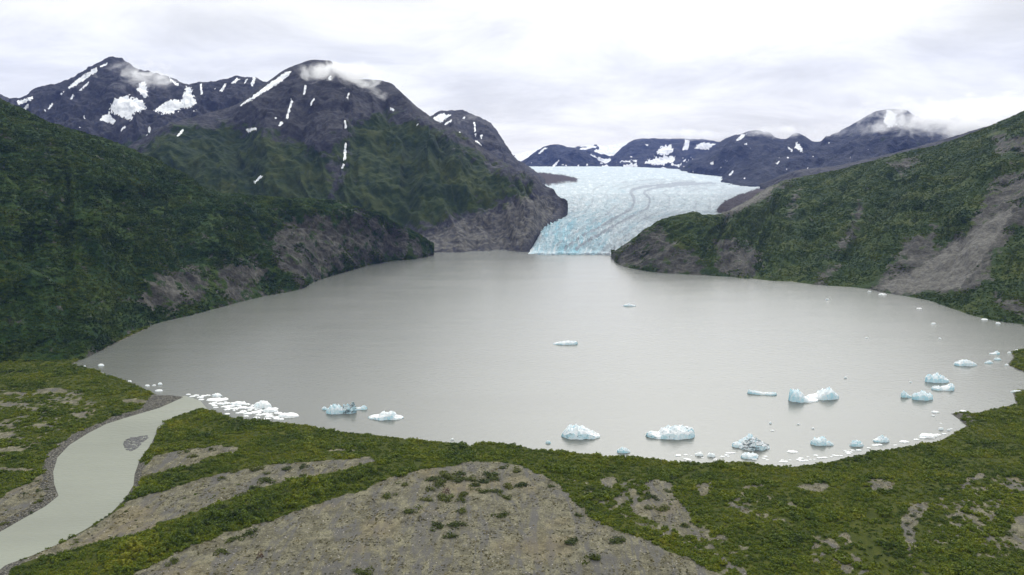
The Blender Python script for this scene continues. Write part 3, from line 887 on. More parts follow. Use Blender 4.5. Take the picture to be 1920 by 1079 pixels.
M_LEAF = leaf_mat('brush_leaves', [(0.31, (0.019, 0.036, 0.001)), (0.43, (0.055, 0.088, 0.001)), (0.56, (0.110, 0.140, 0.002)), (0.70, (0.175, 0.170, 0.006))], rnd=0.16)
M_LEAF_HILL = leaf_mat('hill_leaves', [(0.30, (0.009, 0.024, 0.004)), (0.45, (0.017, 0.040, 0.004)), (0.57, (0.044, 0.072, 0.006)), (0.70, (0.085, 0.102, 0.010))], rnd=0.10)  # leaf colour darkened to hold the backlit slope's shade and vignetting
M_LEAF_EAST = leaf_mat('east_hill_leaves', [(0.30, (0.017, 0.036, 0.005)), (0.45, (0.032, 0.060, 0.006)), (0.57, (0.060, 0.088, 0.008)), (0.70, (0.095, 0.108, 0.014))], rnd=0.10)
M_LEAF_SOLO = leaf_mat('shrub_leaves', [(0.30, (0.026, 0.040, 0.006)), (0.46, (0.048, 0.066, 0.008)), (0.60, (0.076, 0.090, 0.012)), (0.74, (0.110, 0.105, 0.026))])
m, nt = new_mat('dead_twigs'); b = NB(nt)
b.out(b.principled(b.cramp(b.noise(b.coord(), 1.5, 4), [(0.35, (0.05, 0.028, 0.02)), (0.65, (0.12, 0.07, 0.045))]), 0.9))
M_DEAD = m


def shrub_mesh(name, seed, n, leaf, mat, squash=0.75, lobes=5, spike=0.0):
    """leaf sprays spread through a few overlapping lobes; unit radius, base at z = 0"""
    r = np.random.default_rng(seed)
    lc = r.normal(0, 0.42, (lobes, 3)); lc[:, 2] = r.uniform(0.25, 0.7, lobes) * squash
    lr = r.uniform(0.38, 0.62, lobes)
    V = []; Fc = []
    for i in range(n):
        k = r.integers(lobes)
        d = r.normal(size=3); d /= np.linalg.norm(d)
        p = lc[k] + d * lr[k] * r.uniform(0.55, 1.08) * np.array([1, 1, squash])
        if spike:
            p[2] = p[2] * (1 + spike * r.random())
            p[:2] *= max(0.15, 1 - 0.42 * p[2])
        p[2] = abs(p[2])
        nrm = d + r.normal(0, 0.5, 3) + np.array([0, 0, 0.5]); nrm /= np.linalg.norm(nrm)
        t = np.cross(nrm, r.normal(size=3)); t /= np.linalg.norm(t); bt = np.cross(nrm, t)
        s = leaf * r.uniform(0.6, 1.3)
        j = len(V)
        V += [p - t * s, p - bt * s * 0.6 + nrm * s * 0.1, p + t * s * 1.1, p + bt * s * 0.6]
        Fc.append((j, j + 1, j + 2, j + 3))
    me = bpy.data.meshes.new(name)
    me.from_pydata([tuple(v) for v in V], [], Fc)
    me.materials.append(mat)
    me.update()
    return me


def protos(name, mat, n, leaf, k=5, **kw):
    return [bpy.data.objects.new(name + '_form', shrub_mesh(name, 100 + i * 7 + n, n, leaf, mat, **kw)) for i in range(k)]


def scatter(name, label, pts, sc, idx, forms):
    o = mesh_obj(name, pts, [], None, {'size': sc.astype(float), 'turn': RNG.uniform(0, 6.283, len(pts)), 'form': idx.astype(int)})
    ng = bpy.data.node_groups.new(name + '_nodes', 'GeometryNodeTree')
    ng.interface.new_socket('Geometry', in_out='INPUT', socket_type='NodeSocketGeometry')
    ng.interface.new_socket('Geometry', in_out='OUTPUT', socket_type='NodeSocketGeometry')
    N = ng.nodes.new; L = ng.links.new
    gi = N('NodeGroupInput'); go = N('NodeGroupOutput')
    iop = N('GeometryNodeInstanceOnPoints')
    jn = N('GeometryNodeJoinGeometry')
    for p in reversed(forms):
        oi = N('GeometryNodeObjectInfo'); oi.inputs['Object'].default_value = p
        oi.inputs['As Instance'].default_value = True
        L(oi.outputs['Geometry'], jn.inputs[0])

    def at(nm, t):
        a = N('GeometryNodeInputNamedAttribute'); a.data_type = t
        a.inputs['Name'].default_value = nm
        return [s for s in a.outputs if s.enabled and s.name == 'Attribute'][0]
    L(gi.outputs[0], iop.inputs['Points']); L(jn.outputs[0], iop.inputs['Instance'])
    iop.inputs['Pick Instance'].default_value = True
    L(at('form', 'INT'), iop.inputs['Instance Index'])
    cx = N('ShaderNodeCombineXYZ'); L(at('turn', 'FLOAT'), cx.inputs[2])
    L(cx.outputs[0], iop.inputs['Rotation'])
    L(at('size', 'FLOAT'), iop.inputs['Scale'])
    L(iop.outputs[0], go.inputs[0])
    md = o.modifiers.new('scatter', 'NODES'); md.node_group = ng
    tag(o, label, kind='stuff')
    return o


# brush over the valley floor
n_try = 230000
Y = RNG.uniform(325, 960, n_try); X = RNG.uniform(-0.80, 0.80, n_try) * (Y + 40)
z, lk, rv = land_height(X, Y)
br = bare(X, Y)
bk = bank_mask(X, Y, rv)
bk = np.maximum(bk, smooth(-2, 2, sdf(spit, X, Y)))
gw = smooth(-2, 3, sdf(GREENWAY, X, Y))
fringe = smooth(0.02, 0.35, fbm(X / 15 + 31, Y / 12, 4, gain=0.6)) * 0.10 * (~inside(np.asarray(GP['main']), X, Y) | (Y > 520))
dens = np.maximum(1 - smooth(0.25, 0.6, br), fringe) * (1 - smooth(0.3, 0.7, bk)) * (lk > 1.2) * (rv > 0.8) * (1 - 0.75 * gw)
hillfoot = ~inside(np.concatenate([PA[0][:, :2], PA[0][::-1][:, :2] + [0, 3000]]), X, Y)
keep = RNG.random(n_try) < dens * np.where(Y < 620, 0.50, 0.40)
X, Y, z = X[keep], Y[keep], z[keep]
tall = smooth(-0.05, 0.45, fbm(X / 26, Y / 22, 4) + 0.12)
sc = 0.7 + 0.7 * RNG.random(len(X)) + 2.1 * tall * RNG.random(len(X)) ** 1.6
sc = np.where(br[keep] > 0.5, 0.5 + 0.5 * RNG.random(len(X)), sc)
idx = RNG.integers(0, 6, len(X))
band = ground_poly([(230, 1040), (430, 968), (560, 925), (680, 882), (720, 890), (600, 940), (460, 990), (260, 1062)])
inb = smooth(-3, 3, sdf(band, X, Y)) > RNG.random(len(X))
sc = np.where(inb, sc * 1.15 + 0.5, sc)
idx = np.where(inb & (RNG.random(len(X)) < 0.35), RNG.integers(6, 9, len(X)), idx)
forms = protos('alder_brush', M_LEAF, 90, 0.26, 6) + protos('young_alder', M_LEAF, 110, 0.22, 3, spike=1.1)
scatter('alder_brush', 'dense bright green alder brush covering the valley floor around the gravel', np.stack([X, Y, z - 0.15], -1), sc, idx, forms)


def slope_brush(name, label, P, rock, pale, count, forms, smin, smax, ylim):
    nr, nc = P.shape[:2]
    i = RNG.integers(0, nr - 2, count * 3); j = RNG.integers(0, nc - 2, count * 3)
    a = np.cross(P[i + 1, j] - P[i, j], P[i, j + 1] - P[i, j])
    ar = np.linalg.norm(a, axis=-1)
    fu, fv = RNG.random(len(i))[:, None], RNG.random(len(i))[:, None]
    q = P[i, j] * (1 - fu) * (1 - fv) + P[i + 1, j] * fu * (1 - fv) + P[i, j + 1] * (1 - fu) * fv + P[i + 1, j + 1] * fu * fv
    px, py = project(q)
    n = fbm(q[:, 0] / 45 + 3, (q[:, 1] + q[:, 2]) / 45, 4)
    r = rock[i, j] + n * 1.1
    ok = (r < 0.5) & (pale[i, j] < 0.3) & (q[:, 2] > 1.0) & (px > -80) & (px < 2000) & (py > -40)
    w = ar / np.percentile(ar, 97)
    ok &= RNG.random(len(i)) < w
    q = q[ok][:count]
    s = RNG.uniform(smin, smax, len(q)) * (0.7 + 0.6 * smooth(-0.4, 0.5, fbm(q[:, 0] / 60, (q[:, 1] + q[:, 2]) / 60, 3)))
    q[:, 2] -= 0.3 * s
    return scatter(name, label, q, s, RNG.integers(0, len(forms), len(q)), forms)


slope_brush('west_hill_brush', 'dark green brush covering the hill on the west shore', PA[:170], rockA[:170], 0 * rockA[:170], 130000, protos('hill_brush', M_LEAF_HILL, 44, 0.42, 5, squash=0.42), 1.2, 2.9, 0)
slope_brush('east_hill_brush', 'green brush covering the hill on the east shore', PF[:170], rockF[:170], paleF[:170], 120000, protos('east_brush', M_LEAF_EAST, 44, 0.42, 5, squash=0.42), 1.1, 2.5, 0)

# ------------------------------------------------------------------ lone shrubs
SOLO_MESH = [shrub_mesh('shrub', 900 + i, 260, 0.15, M_LEAF_SOLO, squash=0.6, lobes=7) for i in range(5)]
DEAD_MESH = shrub_mesh('dead_shrub', 950, 160, 0.12, M_DEAD, squash=0.8, lobes=3, spike=0.8)


def gz(x, y):
    return land_height(np.array([x]), np.array([y]))[0][0]


def lone_shrub(px, py, w, label, group=None, mesh=None, cat='shrub', name='shrub', flat=1.0):
    p = on_plane(px, py, 2.0)
    s = w / F * p[1] / CP / 1.7
    o = bpy.data.objects.new(name, mesh or SOLO_MESH[random.randrange(5)])
    COL.objects.link(o)
    o.location = (p[0], p[1], gz(p[0], p[1]) - 0.12 * s)
    o.rotation_euler = (0, 0, random.uniform(0, 6.28))
    o.scale = (s * random.uniform(.9, 1.15), s * random.uniform(.8, 1.0), s * flat * random.uniform(.75, .95))
    tag(o, label, cat, group)
    return o


G1 = 'lone shrubs on the open gravel flat'
for args in [
    (1112, 1050, 36, 'big dark green shrub lowest of the clumps on the gravel flat'),
    (1160, 1019, 34, 'wide low green shrub near the slanting edge of the gravel flat, above the lowest clump'),
    (1075, 1018, 30, 'round green shrub on the gravel flat beside the slanting brush edge'),
    (844, 1009, 22, 'small bright green round shrub alone in the middle of the gravel flat'),
    (856, 988, 30, 'green shrub in the middle gravel, the wider one of a close pair'),
    (820, 989, 30, 'flat green shrub in the middle gravel, the darker one of a close pair'),
    (940, 969, 26, 'yellowish green shrub alone on the gravel below the cluster of clumps'),
    (866, 961, 22, 'small dark shrub on the gravel just under the cluster of clumps'),
    (770, 964, 28, 'flat dark shrub beside a rusty patch on the gravel flat'),
    (728, 935, 24, 'dark green shrub on the gravel at the upper corner near the brush band'),
    (759, 912, 20, 'small round shrub on the gravel under the tongue of brush'),
    (1085, 969, 16, 'small dark shrub on gravel close to the narrow green line of brush'),
    (1033, 913, 14, 'tiny shrub at the top of the smooth gravel slope'),
    (970, 886, 22, 'shrub at the top end of the gravel near the brush edge'),
    (944, 880, 18, 'pale green shrub at the very top of the gravel flat'),
    (683, 1076, 30, 'olive shrub cut by the bottom edge of the photo on the gravel'),
]:
    lone_shrub(*args, group=G1)
for (x, y, w) in [(890, 912, 26), (920, 893, 28), (952, 916, 22), (974, 912, 24), (866, 930, 24), (908, 924, 22), (933, 926, 22), (950, 936, 16), (865, 940, 18), (835, 937, 34), (800, 940, 22), (862, 903, 26), (905, 905, 30), (822, 911, 30),
                  (806, 921, 20), (880, 900, 22), (842, 896, 34), (865, 890, 20), (815, 902, 26), (925, 898, 26)]:
    lone_shrub(x, y, w, 'green shrub in the cluster of clumps at the top of the gravel flat', 'cluster of shrubs at the top of the gravel')
for (x, y, w) in [(498, 905, 24), (479, 919, 20), (458, 930, 22), (417, 954, 18), (536, 925, 12), (567, 893, 14), (605, 910, 14), (540, 880, 20), (480, 880, 24), (570, 876, 16), (415, 899, 14), (440, 885, 18), (500, 890, 12), (395, 845, 14), (350, 848, 16), (362, 858, 16)]:
    lone_shrub(x, y, w, 'small green shrub on the stony strip between two bands of brush', 'shrubs on the stony strip between the brush bands')
for (x, y, w) in [(438, 1013, 26), (470, 1002, 28), (415, 1035, 22), (325, 1055, 22), (280, 895, 26), (95, 1042, 20)]:
    lone_shrub(x, y, w, 'low green shrub at the edge of the long brush band across the gravel', 'shrubs beside the long brush band')
for (x, y, w) in [(72, 919, 12), (75, 938, 14), (65, 942, 10), (78, 930, 8), (57, 957, 8), (88, 916, 7), (6, 980, 12), (45, 925, 10)]:
    lone_shrub(x, y, w, 'small dark shrub on the grey cobble bank west of the river bend', 'small shrubs on the cobble bank')
for (x, y, w) in [(199, 965, 8), (236, 958, 8), (229, 1022, 9), (39, 1045, 7), (144, 1016, 8), (255, 975, 6), (180, 985, 7)]:
    lone_shrub(x, y, w, 'tiny dark shrub on the stony river edge east of the water', 'tiny shrubs on the east river edge')
for (x, y, w) in [(1240, 958, 26), (1222, 936, 20), (1255, 925, 16), (1120, 940, 22), (1108, 918, 18), (1130, 932, 16), (1285, 990, 18), (1262, 900, 16), (1215, 955, 16)]:
    lone_shrub(x, y, w, 'green shrub on the grey bare patch beyond the narrow brush line', 'shrubs on the grey patch beyond the brush line')
for (x, y, w) in [(1700, 985, 12), (1712, 972, 14), (1722, 978, 12), (1705, 1005, 12), (1715, 995, 14), (1698, 1022, 12), (1725, 960, 14), (1708, 1040, 12), (1738, 965, 12), (1890, 1002, 20), (1905, 1035, 14)]:
    lone_shrub(x, y, w, 'round dark shrub in the pale sandy clearing on the valley floor', 'shrubs in the sandy clearing')
lone_shrub(490, 1046, 15, 'reddish brown dead shrub standing alone on the gravel flat', None, DEAD_MESH, 'dead shrub', 'dead_shrub', 1.5)
lone_shrub(835, 926, 18, 'reddish brown dead bush among the green clumps at the top of the gravel', None, DEAD_MESH, 'dead shrub', 'dead_shrub', 0.9)

# ------------------------------------------------------------------ ice
def ice_mat(name, dirt, stops=None):
    m, nt = new_mat(name)
    b = NB(nt)
    co = b.coord()
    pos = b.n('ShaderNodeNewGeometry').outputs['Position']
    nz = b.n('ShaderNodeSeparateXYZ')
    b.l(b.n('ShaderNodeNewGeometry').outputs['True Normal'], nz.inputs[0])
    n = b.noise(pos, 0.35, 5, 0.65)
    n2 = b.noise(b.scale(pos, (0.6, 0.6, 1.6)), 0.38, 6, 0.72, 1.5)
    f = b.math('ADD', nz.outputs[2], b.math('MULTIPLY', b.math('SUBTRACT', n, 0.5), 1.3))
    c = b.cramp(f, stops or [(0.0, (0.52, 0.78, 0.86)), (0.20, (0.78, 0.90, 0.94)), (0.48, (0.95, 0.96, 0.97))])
    if dirt:
        c = b.mix(b.math('MULTIPLY', b.ramp(n2, 0.62 - dirt * 0.2, 0.70 - dirt * 0.18), 0.92), c, (0.05, 0.075, 0.085))
    p = b.principled(c, 0.45, b.bump(n2, 0.5, 0.6), 0.4)
    tr = b.n('ShaderNodeBsdfTranslucent'); b.l(c, tr.inputs['Color'])
    mx = b.n('ShaderNodeMixShader', i_0=0.35)
    b.l(p, mx.inputs[1]); b.l(tr.outputs[0], mx.inputs[2])
    b.out(mx.outputs[0])
    return m


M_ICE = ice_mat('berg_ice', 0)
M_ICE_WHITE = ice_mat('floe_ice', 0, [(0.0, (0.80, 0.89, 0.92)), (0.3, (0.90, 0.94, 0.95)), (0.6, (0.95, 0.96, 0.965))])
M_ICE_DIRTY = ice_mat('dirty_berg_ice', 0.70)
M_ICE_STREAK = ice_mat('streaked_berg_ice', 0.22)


def berg(px, py, w, h, prof, label, mat=None, dr=0.45, seed=1, group=None, name='iceberg', cat='iceberg', rough=1.0, yaw=0.0, nx=34, ny=18):
    """px,py: middle of the front waterline in the photo; w,h: visible size in photo pixels; prof: crest height along the berg"""
    p = on_plane(px, py, 0.0)
    m_px = p[1] / CP / F * (1 + 0.0)
    t = math.hypot(p[1], H)
    m_px = t / F
    dep = math.atan2(H, p[1])
    W = w * m_px; D = dr * W
    hh = max((h * m_px - D * math.sin(dep) * 0.75) / math.cos(dep), 0.3 * h * m_px)
    r = np.random.default_rng(seed + int(px))
    U, V = np.meshgrid(np.linspace(-1, 1, nx), np.linspace(-1, 1, ny))
    wob = fbm(U * 1.7 + seed * 3.1, V * 1.7 + px * 0.1, 3)
    half = (1 - np.abs(U) ** 2.6) ** (0.55 if nx > 20 else 0.9)
    X = U + 0.10 * fbm(V * 2 + seed, U * 2, 2)
    Yv = V * half * (1 + (0.35 if nx > 20 else 0.8) * fbm(U * 2.3 + seed, 0 * U + np.sign(V), 3))
    pr = np.array(prof, float)
    crest = np.interp(U + 0.12 * wob, pr[:, 0], pr[:, 1])
    sharp = np.clip(1 - np.abs(V) ** 3.4, 0, 1) ** 0.5
    # planar facets
    k = 24
    c = r.uniform(-1, 1, (k, 2)); tl = r.normal(0, 0.45, (k, 3)); tl[:, 1:] *= 2.2
    d = (U[..., None] - c[:, 0]) ** 2 * 2.2 + (V[..., None] - c[:, 1]) ** 2
    j = d.argmin(-1)
    fac = tl[j, 0] * 0.5 + tl[j, 1] * (U - c[j, 0]) + tl[j, 2] * (V - c[j, 1])
    Z = crest * sharp * (1 + rough * (0.30 * fac + 0.35 * fbm(U * 4 + seed, V * 4, 3) + 0.45 * (ridged(U * 2.6 + seed, V * 2.2 + seed, 3) - 0.35)))
    Z = Z / max(Z.max(), 1e-3)
    # low wet shelf round the edge
    Z = np.maximum(Z, 0.10 * np.clip(1 - np.abs(V) ** 6, 0, 1))
    Z = np.maximum(Z, 0.0)
    edge = (np.abs(V) > 0.999) | (np.abs(U) > 0.999)
    Z = Z * hh
    Z[edge] = -0.4
    Z[~edge] = np.maximum(Z[~edge], 0.12 * min(hh, 2.0))
    Q = np.stack([X * W / 2, Yv * D / 2, Z], -1)
    cy, sy = math.cos(yaw), math.sin(yaw)
    Q = np.stack([Q[..., 0] * cy - Q[..., 1] * sy, Q[..., 0] * sy + Q[..., 1] * cy, Q[..., 2]], -1)
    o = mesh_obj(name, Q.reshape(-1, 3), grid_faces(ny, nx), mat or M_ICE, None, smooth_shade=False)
    o.location = (p[0], p[1] + D / 2 * 0.9, 0)
    tag(o, label, cat, group)
    return o


def join_parts(main_name, parts, names):
    """one berg whose separately shaped masses are its parts"""
    e = bpy.data.objects.new('iceberg', None)
    COL.objects.link(e)
    e.location = parts[0].location
    for o, n in zip(parts, names):
        d = [o.location[k] - e.location[k] for k in range(3)]
        for k in ('label', 'category'):
            if k in o:
                del o[k]
        o.name = n
        o.parent = e
        o.location = d
    return tag(e, main_name, 'iceberg')


BLOCK = [(-1, .1), (-.8, .6), (-.5, .95), (0, 1), (.5, .9), (.8, .5), (1, .1)]
# the large bergs
a = berg(1511, 755, 56, 28, [(-1, .35), (-.8, .9), (-.45, 1), (-.2, .9), (-.05, .35), (.4, .18), (1, .05)], 'x', dr=0.5, seed=2)
c2 = berg(1548, 750, 60, 26, [(-1, .15), (-.4, .35), (0, .85), (.3, 1), (.6, .75), (.85, .45), (1, .2)], 'x', dr=0.5, seed=3)
join_parts('large white and blue iceberg with a pointed end and a humped end on one shelf', [a, c2], ['ice_spire', 'ice_hump'])
berg(1260, 824, 90, 30, [(-1, .35), (-.85, .5), (-.6, .35), (-.45, .35), (-.35, .8), (.0, .95), (.15, 1), (.6, .95), (.85, .9), (.97, .6), (1, .1)],
     'large blocky pale blue iceberg with a raised snout at one end', M_ICE_STREAK, dr=0.42, seed=5)
berg(1091, 824, 72, 31, [(-1, .2), (-.8, .6), (-.6, .95), (-.3, 1), (.1, .8), (.4, .6), (.7, .35), (1, .15)], 'white wedge shaped iceberg near the middle of the shore, sloping down to one end', M_ICE_STREAK, dr=0.5, seed=7)
a = berg(1418, 845, 58, 30, [(-1, .15), (-.6, .6), (-.1, 1), (.3, .75), (.7, .5), (1, .15)], 'x', M_ICE_DIRTY, dr=0.6, seed=11, rough=1.6)
c2 = berg(1390, 840, 30, 14, [(-1, .6), (-.5, .9), (.5, .9), (1, .8)], 'x', M_ICE, dr=0.6, seed=12)
c3 = berg(1400, 832, 26, 20, [(-1, .2), (0, .6), (.6, 1), (1, .8)], 'x', M_ICE, dr=0.5, seed=13)
join_parts('jagged blue green iceberg streaked with dark rock debris near the shore', [a, c2, c3], ['dirty_ice', 'flat_ice_block', 'tilted_ice_slab'])
berg(1408, 861, 32, 14, [(-1, .3), (-.5, .9), (0, .7), (.5, .95), (1, .3)], 'small flat pale iceberg just in front of the jagged dirty one', dr=0.6, seed=15)
berg(1541, 836, 36, 18, [(-1, .4), (-.6, 1), (-.25, .7), (.1, 1), (.45, .9), (.6, .2), (.8, .45), (1, .2)], 'small knobbly white and blue iceberg off the shore below the row of floes', dr=0.5, seed=17)
berg(1556, 836, 16, 9, [(-1, .3), (0, .9), (1, .3)], 'tiny arched blue ice lump beside the knobbly iceberg', seed=18)
berg(1608, 838, 26, 14, BLOCK, 'small blue white iceberg grounded by the curve of the brushy shore', M_ICE_STREAK, seed=19)
berg(1655, 830, 30, 16, [(-1, .2), (-.4, .5), (0, 1), (.3, .7), (.7, .8), (1, .2)], 'small bright blue iceberg grounded close to the brush, peaked in the middle', seed=21)
berg(1765, 732, 0.1 + 46, 22, [(-1, .5), (-.7, .8), (-.2, .7), (0, 1), (.4, .6), (1, .2)], 'x', dr=0.45, seed=23)
a = bpy.context.scene.objects['iceberg.008'] if 'iceberg.008' in bpy.data.objects else None
last = COL.objects[-1]
last.location = (*on_plane(1761, 718, 0.0)[:2] + np.array([0, 4.0]), 0)
tag(last, 'pale blue iceberg with peaked ridge, upper of a touching pair off the east shore', 'iceberg')
berg(1772, 733, 42, 16, [(-1, .3), (-.5, .6), (0, .4), (.4, .6), (.75, 1), (1, .5)], 'low blue iceberg with rounded knob, lower of a touching pair off the east shore', seed=25)
berg(1701, 746, 20, 14, [(-1, .6), (-.5, 1), (0, .7), (1, .1)], 'small blue fin shaped iceberg beside a lumpy white one', seed=27)
berg(1733, 751, 38, 20, [(-1, .5), (-.7, .8), (-.35, .7), (-.2, 1), (.2, .9), (.5, .65), (.8, .7), (1, .3)], 'lumpy white iceberg next to a small blue fin of ice', seed=29)
berg(1815, 687, 42, 14, [(-1, .3), (-.6, .6), (-.2, 1), (.1, .9), (.5, .7), (1, .2)], 'long low white iceberg nearest the green points on the east shore', M_ICE_STREAK, seed=31)
berg(1867, 665, 20, 8, [(-1, .2), (0, .4), (.4, 1), (1, .4)], 'small white floe with a raised end off the green point', seed=33, name='ice_floe', cat='ice floe')
berg(1856, 682, 16, 7, BLOCK, 'small white block of ice between the long berg and the green point', seed=35, name='ice_floe', cat='ice floe')
berg(1872, 676, 14, 6, BLOCK, 'faint small ice floe just off the notch in the green point', seed=36, name='ice_floe', cat='ice floe')
berg(1430, 741, 52, 9, [(-1, .9), (-.5, .8), (0, .5), (.6, .6), (1, .5)], 'long thin white sliver of ice floating alone beside the large humped berg', dr=0.2, seed=37, yaw=-0.25, name='ice_floe', cat='ice floe')
berg(1060, 647, 46, 9, [(-1, .2), (-.4, .7), (0, .8), (.3, 1), (.7, .8), (1, .8)], 'long flat white iceberg alone in the middle of the lake', dr=0.3, seed=39)
berg(1181, 575, 24, 6, [(-1, .3), (-.1, 1), (.4, .6), (1, .2)], 'small white iceberg alone in the far middle of the lake', dr=0.35, seed=41)
a = berg(627, 777, 34, 21, [(-1, .3), (-.6, .8), (0, 1), (.5, .9), (1, .4)], 'x', M_ICE, seed=43)
c2 = berg(650, 776, 34, 24, [(-1, .6), (-.4, .8), (.3, .9), (.7, 1), (1, .4)], 'x', M_ICE_DIRTY, seed=44, rough=1.5)
c3 = berg(674, 769, 28, 9, [(-1, .4), (0, .5), (.7, .9), (1, .4)], 'x', M_ICE, seed=45, dr=.3)
join_parts('white iceberg with dark rock debris and a low tail, near the west brush', [a, c2, c3], ['white_ice_block', 'dirty_ice', 'ice_tail'])
berg(608, 769, 10, 7, BLOCK, 'small round ice lump at the end of the debris streaked berg', seed=46, name='ice_floe', cat='ice floe')
berg(722, 788, 66, 20, [(-1, .2), (-.6, .45), (-.4, .4), (-.25, .85), (.1, 1), (.4, 1), (.55, .4), (.8, .35), (1, .1)], 'white iceberg with a squared block in its middle, near the west brush', dr=0.42, seed=47)
berg(1170, 850, 24, 12, [(-1, .5), (-.3, 1), (.4, .8), (1, .3)], 'small white iceberg touching the brush line near the middle of the shore', seed=49)
berg(1028, 832, 10, 6, BLOCK, 'tiny white ice lump off the brush beside the wedge shaped berg', seed=50, name='ice_floe', cat='ice floe')
berg(1910, 737, 24, 6, BLOCK, 'white ice sliver on the dark notch at the east edge of the photo', dr=.4, seed=51, name='ice_floe', cat='ice floe')

FL = dict(name='ice_floe', cat='ice floe', nx=14, ny=9, mat=M_ICE_WHITE)
for (x, y, w, h, lab) in [
    (1657, 554, 16, 4, 'small white floe touching the foot of the grey scree'), (1631, 548, 7, 3, 'tiny white floe at the corner of scree and green slope'), (1552, 563, 7, 4, 'tiny white floe off the green slope before the scree'),
    (1725, 580, 11, 3, 'small white floe off the low green delta under the scree'), (1752, 609, 10, 4, 'small white floe farther out from the green delta'), (1848, 601, 13, 4, 'white floe touching the shore of the green delta'),
    (1873, 608, 10, 4, 'small white floe beside the one touching the green delta'), (1626, 635, 7, 3, 'faint tiny floe in open water off the scree side'), (1763, 636, 6, 3, 'faint tiny floe between the delta and the long low berg'),
    (1586, 710, 6, 4, 'tiny white floe just beyond the large humped berg'), (1894, 663, 8, 4, 'tiny floe against the upper green point'), (1908, 658, 7, 3, 'tiny floe above the upper green point'), (1889, 686, 8, 4, 'tiny floe against the lower tip of the green point'),
    (1708, 718, 5, 3, 'tiny floe beside the peaked pair of bergs'), (1756, 775, 16, 5, 'white floe off the small dark spit'), (1751, 781, 7, 3, 'tiny floe just under the one off the dark spit'), (1808, 773, 14, 4, 'small white floe against the small dark spit'),
    (1445, 795, 6, 4, 'tiny floe in open water above the jagged dirty berg'), (1449, 809, 9, 3, 'faint tiny floe nearer the jagged dirty berg'), (1497, 797, 6, 3, 'tiny floe midway above the long floating sliver of the shore'), (1525, 805, 6, 3, 'tiny floe just above the knobbly iceberg'),
    (188, 687, 12, 5, 'small white floe alone near the west corner of the lake'), (158, 688, 5, 3, 'tiny floe against the brush in the west corner'), (191, 702, 7, 3, 'tiny floe under the white one in the west corner'), (242, 717, 8, 4, 'tiny floe against the brush halfway to the river mouth'),
    (275, 725, 10, 4, 'pale floe against the brush before the river mouth'), (288, 724, 8, 3, 'faint floe beside the bright one before the river mouth'), (299, 722, 9, 5, 'bright small floe just before the dark spit'), (296, 735, 16, 5, 'pale flat floe where the brush meets the dark spit'),
    (405, 745, 20, 8, 'bright white floe, highest of the pack off the river mouth'), (538, 784, 40, 11, 'large flat white floe at the outer end of the pack off the river mouth'), (490, 766, 34, 16, 'raised pale blue ice block in the middle of the pack off the river mouth'),
    (505, 774, 30, 11, 'white ice block below the raised one in the pack off the river mouth'), (445, 761, 30, 9, 'broad white floe in the pack off the river mouth'), (404, 753, 42, 6, 'long thin floe at the start of the pack off the river mouth'),
    (1488, 850, 22, 6, 'flat white floe in the brash before the wide shore curve'), (1335, 858, 16, 9, 'bright white floe in the shore brash beyond the blocky berg'), (1312, 856, 16, 9, 'tilted white floe in the shore brash under the blocky berg'),
    (1745, 822, 36, 10, 'heap of white ice along the brush before the dark spit'), (1698, 831, 20, 5, 'flat cream floe pressed on the brush at the shore curve'), (1766, 807, 10, 6, 'small white lump above the white ice heap'), (1780, 808, 8, 4, 'tiny white floe beyond the white ice heap'),
    (848, 826, 7, 4, 'tiny white floe behind the brush crest in the middle of the shore')]:
    berg(x, y, w, h, BLOCK, lab, dr=0.6, seed=int(x * 3 + y), **FL)
pack = [(352, 741, 10), (359, 745, 12), (367, 743, 12), (374, 747, 14), (380, 744, 12), (388, 743, 12), (376, 751, 12), (400, 758, 14), (412, 759, 16), (425, 758, 14), (430, 764, 18), (438, 768, 14), (452, 767, 20), (462, 760, 14), (470, 768, 22), (455, 773, 14), (465, 777, 16),
        (478, 776, 22), (485, 780, 16), (497, 779, 14), (512, 769, 18), (520, 777, 18), (475, 762, 14), (503, 783, 18), (516, 785, 16), (448, 757, 16), (436, 758, 14), (490, 772, 14), (424, 770, 14), (445, 776, 10), (460, 782, 12), (480, 785, 14), (498, 787, 14), (525, 788, 14)]
for i, (x, y, w) in enumerate(pack):
    berg(x, y, w, w * 0.26, BLOCK, 'small white ice floe packed among others off the river mouth', dr=0.65, seed=600 + i, group='pack of floes off the river mouth', **FL)
rs = random.Random(5)
for i in range(60):
    t = rs.random(); x = 392 + 142 * t + rs.gauss(0, 5)
    y = np.interp(x, [390, 420, 450, 480, 510, 535], [753, 764, 771, 774, 780, 786]) + rs.gauss(0, 4.5)
    w = rs.uniform(5, 12)
    berg(x, y, w, w * 0.26, BLOCK, 'small white ice floe packed among others off the river mouth', dr=0.7, seed=1600 + i, group='pack of floes off the river mouth', **dict(FL, mat=M_ICE if i % 3 == 0 else M_ICE_WHITE))
SH = [(1265, 858), (1290, 863), (1330, 864), (1380, 861), (1430, 867), (1480, 869), (1540, 863), (1600, 850)]
for i in range(44):
    x = rs.uniform(1268, 1600); y = np.interp(x, [q[0] for q in SH], [q[1] for q in SH]) - rs.uniform(-1, 11) * (1 - abs((x - 1430) / 400))
    if rs.random() < 0.25:
        y -= 3
    w = rs.uniform(4, 13)
    berg(x, y, w, w * 0.27, BLOCK, 'small scrap of white brash ice along the wide curve of the brushy shore', dr=0.6, seed=800 + i, group='brash ice along the shore curve', **FL)
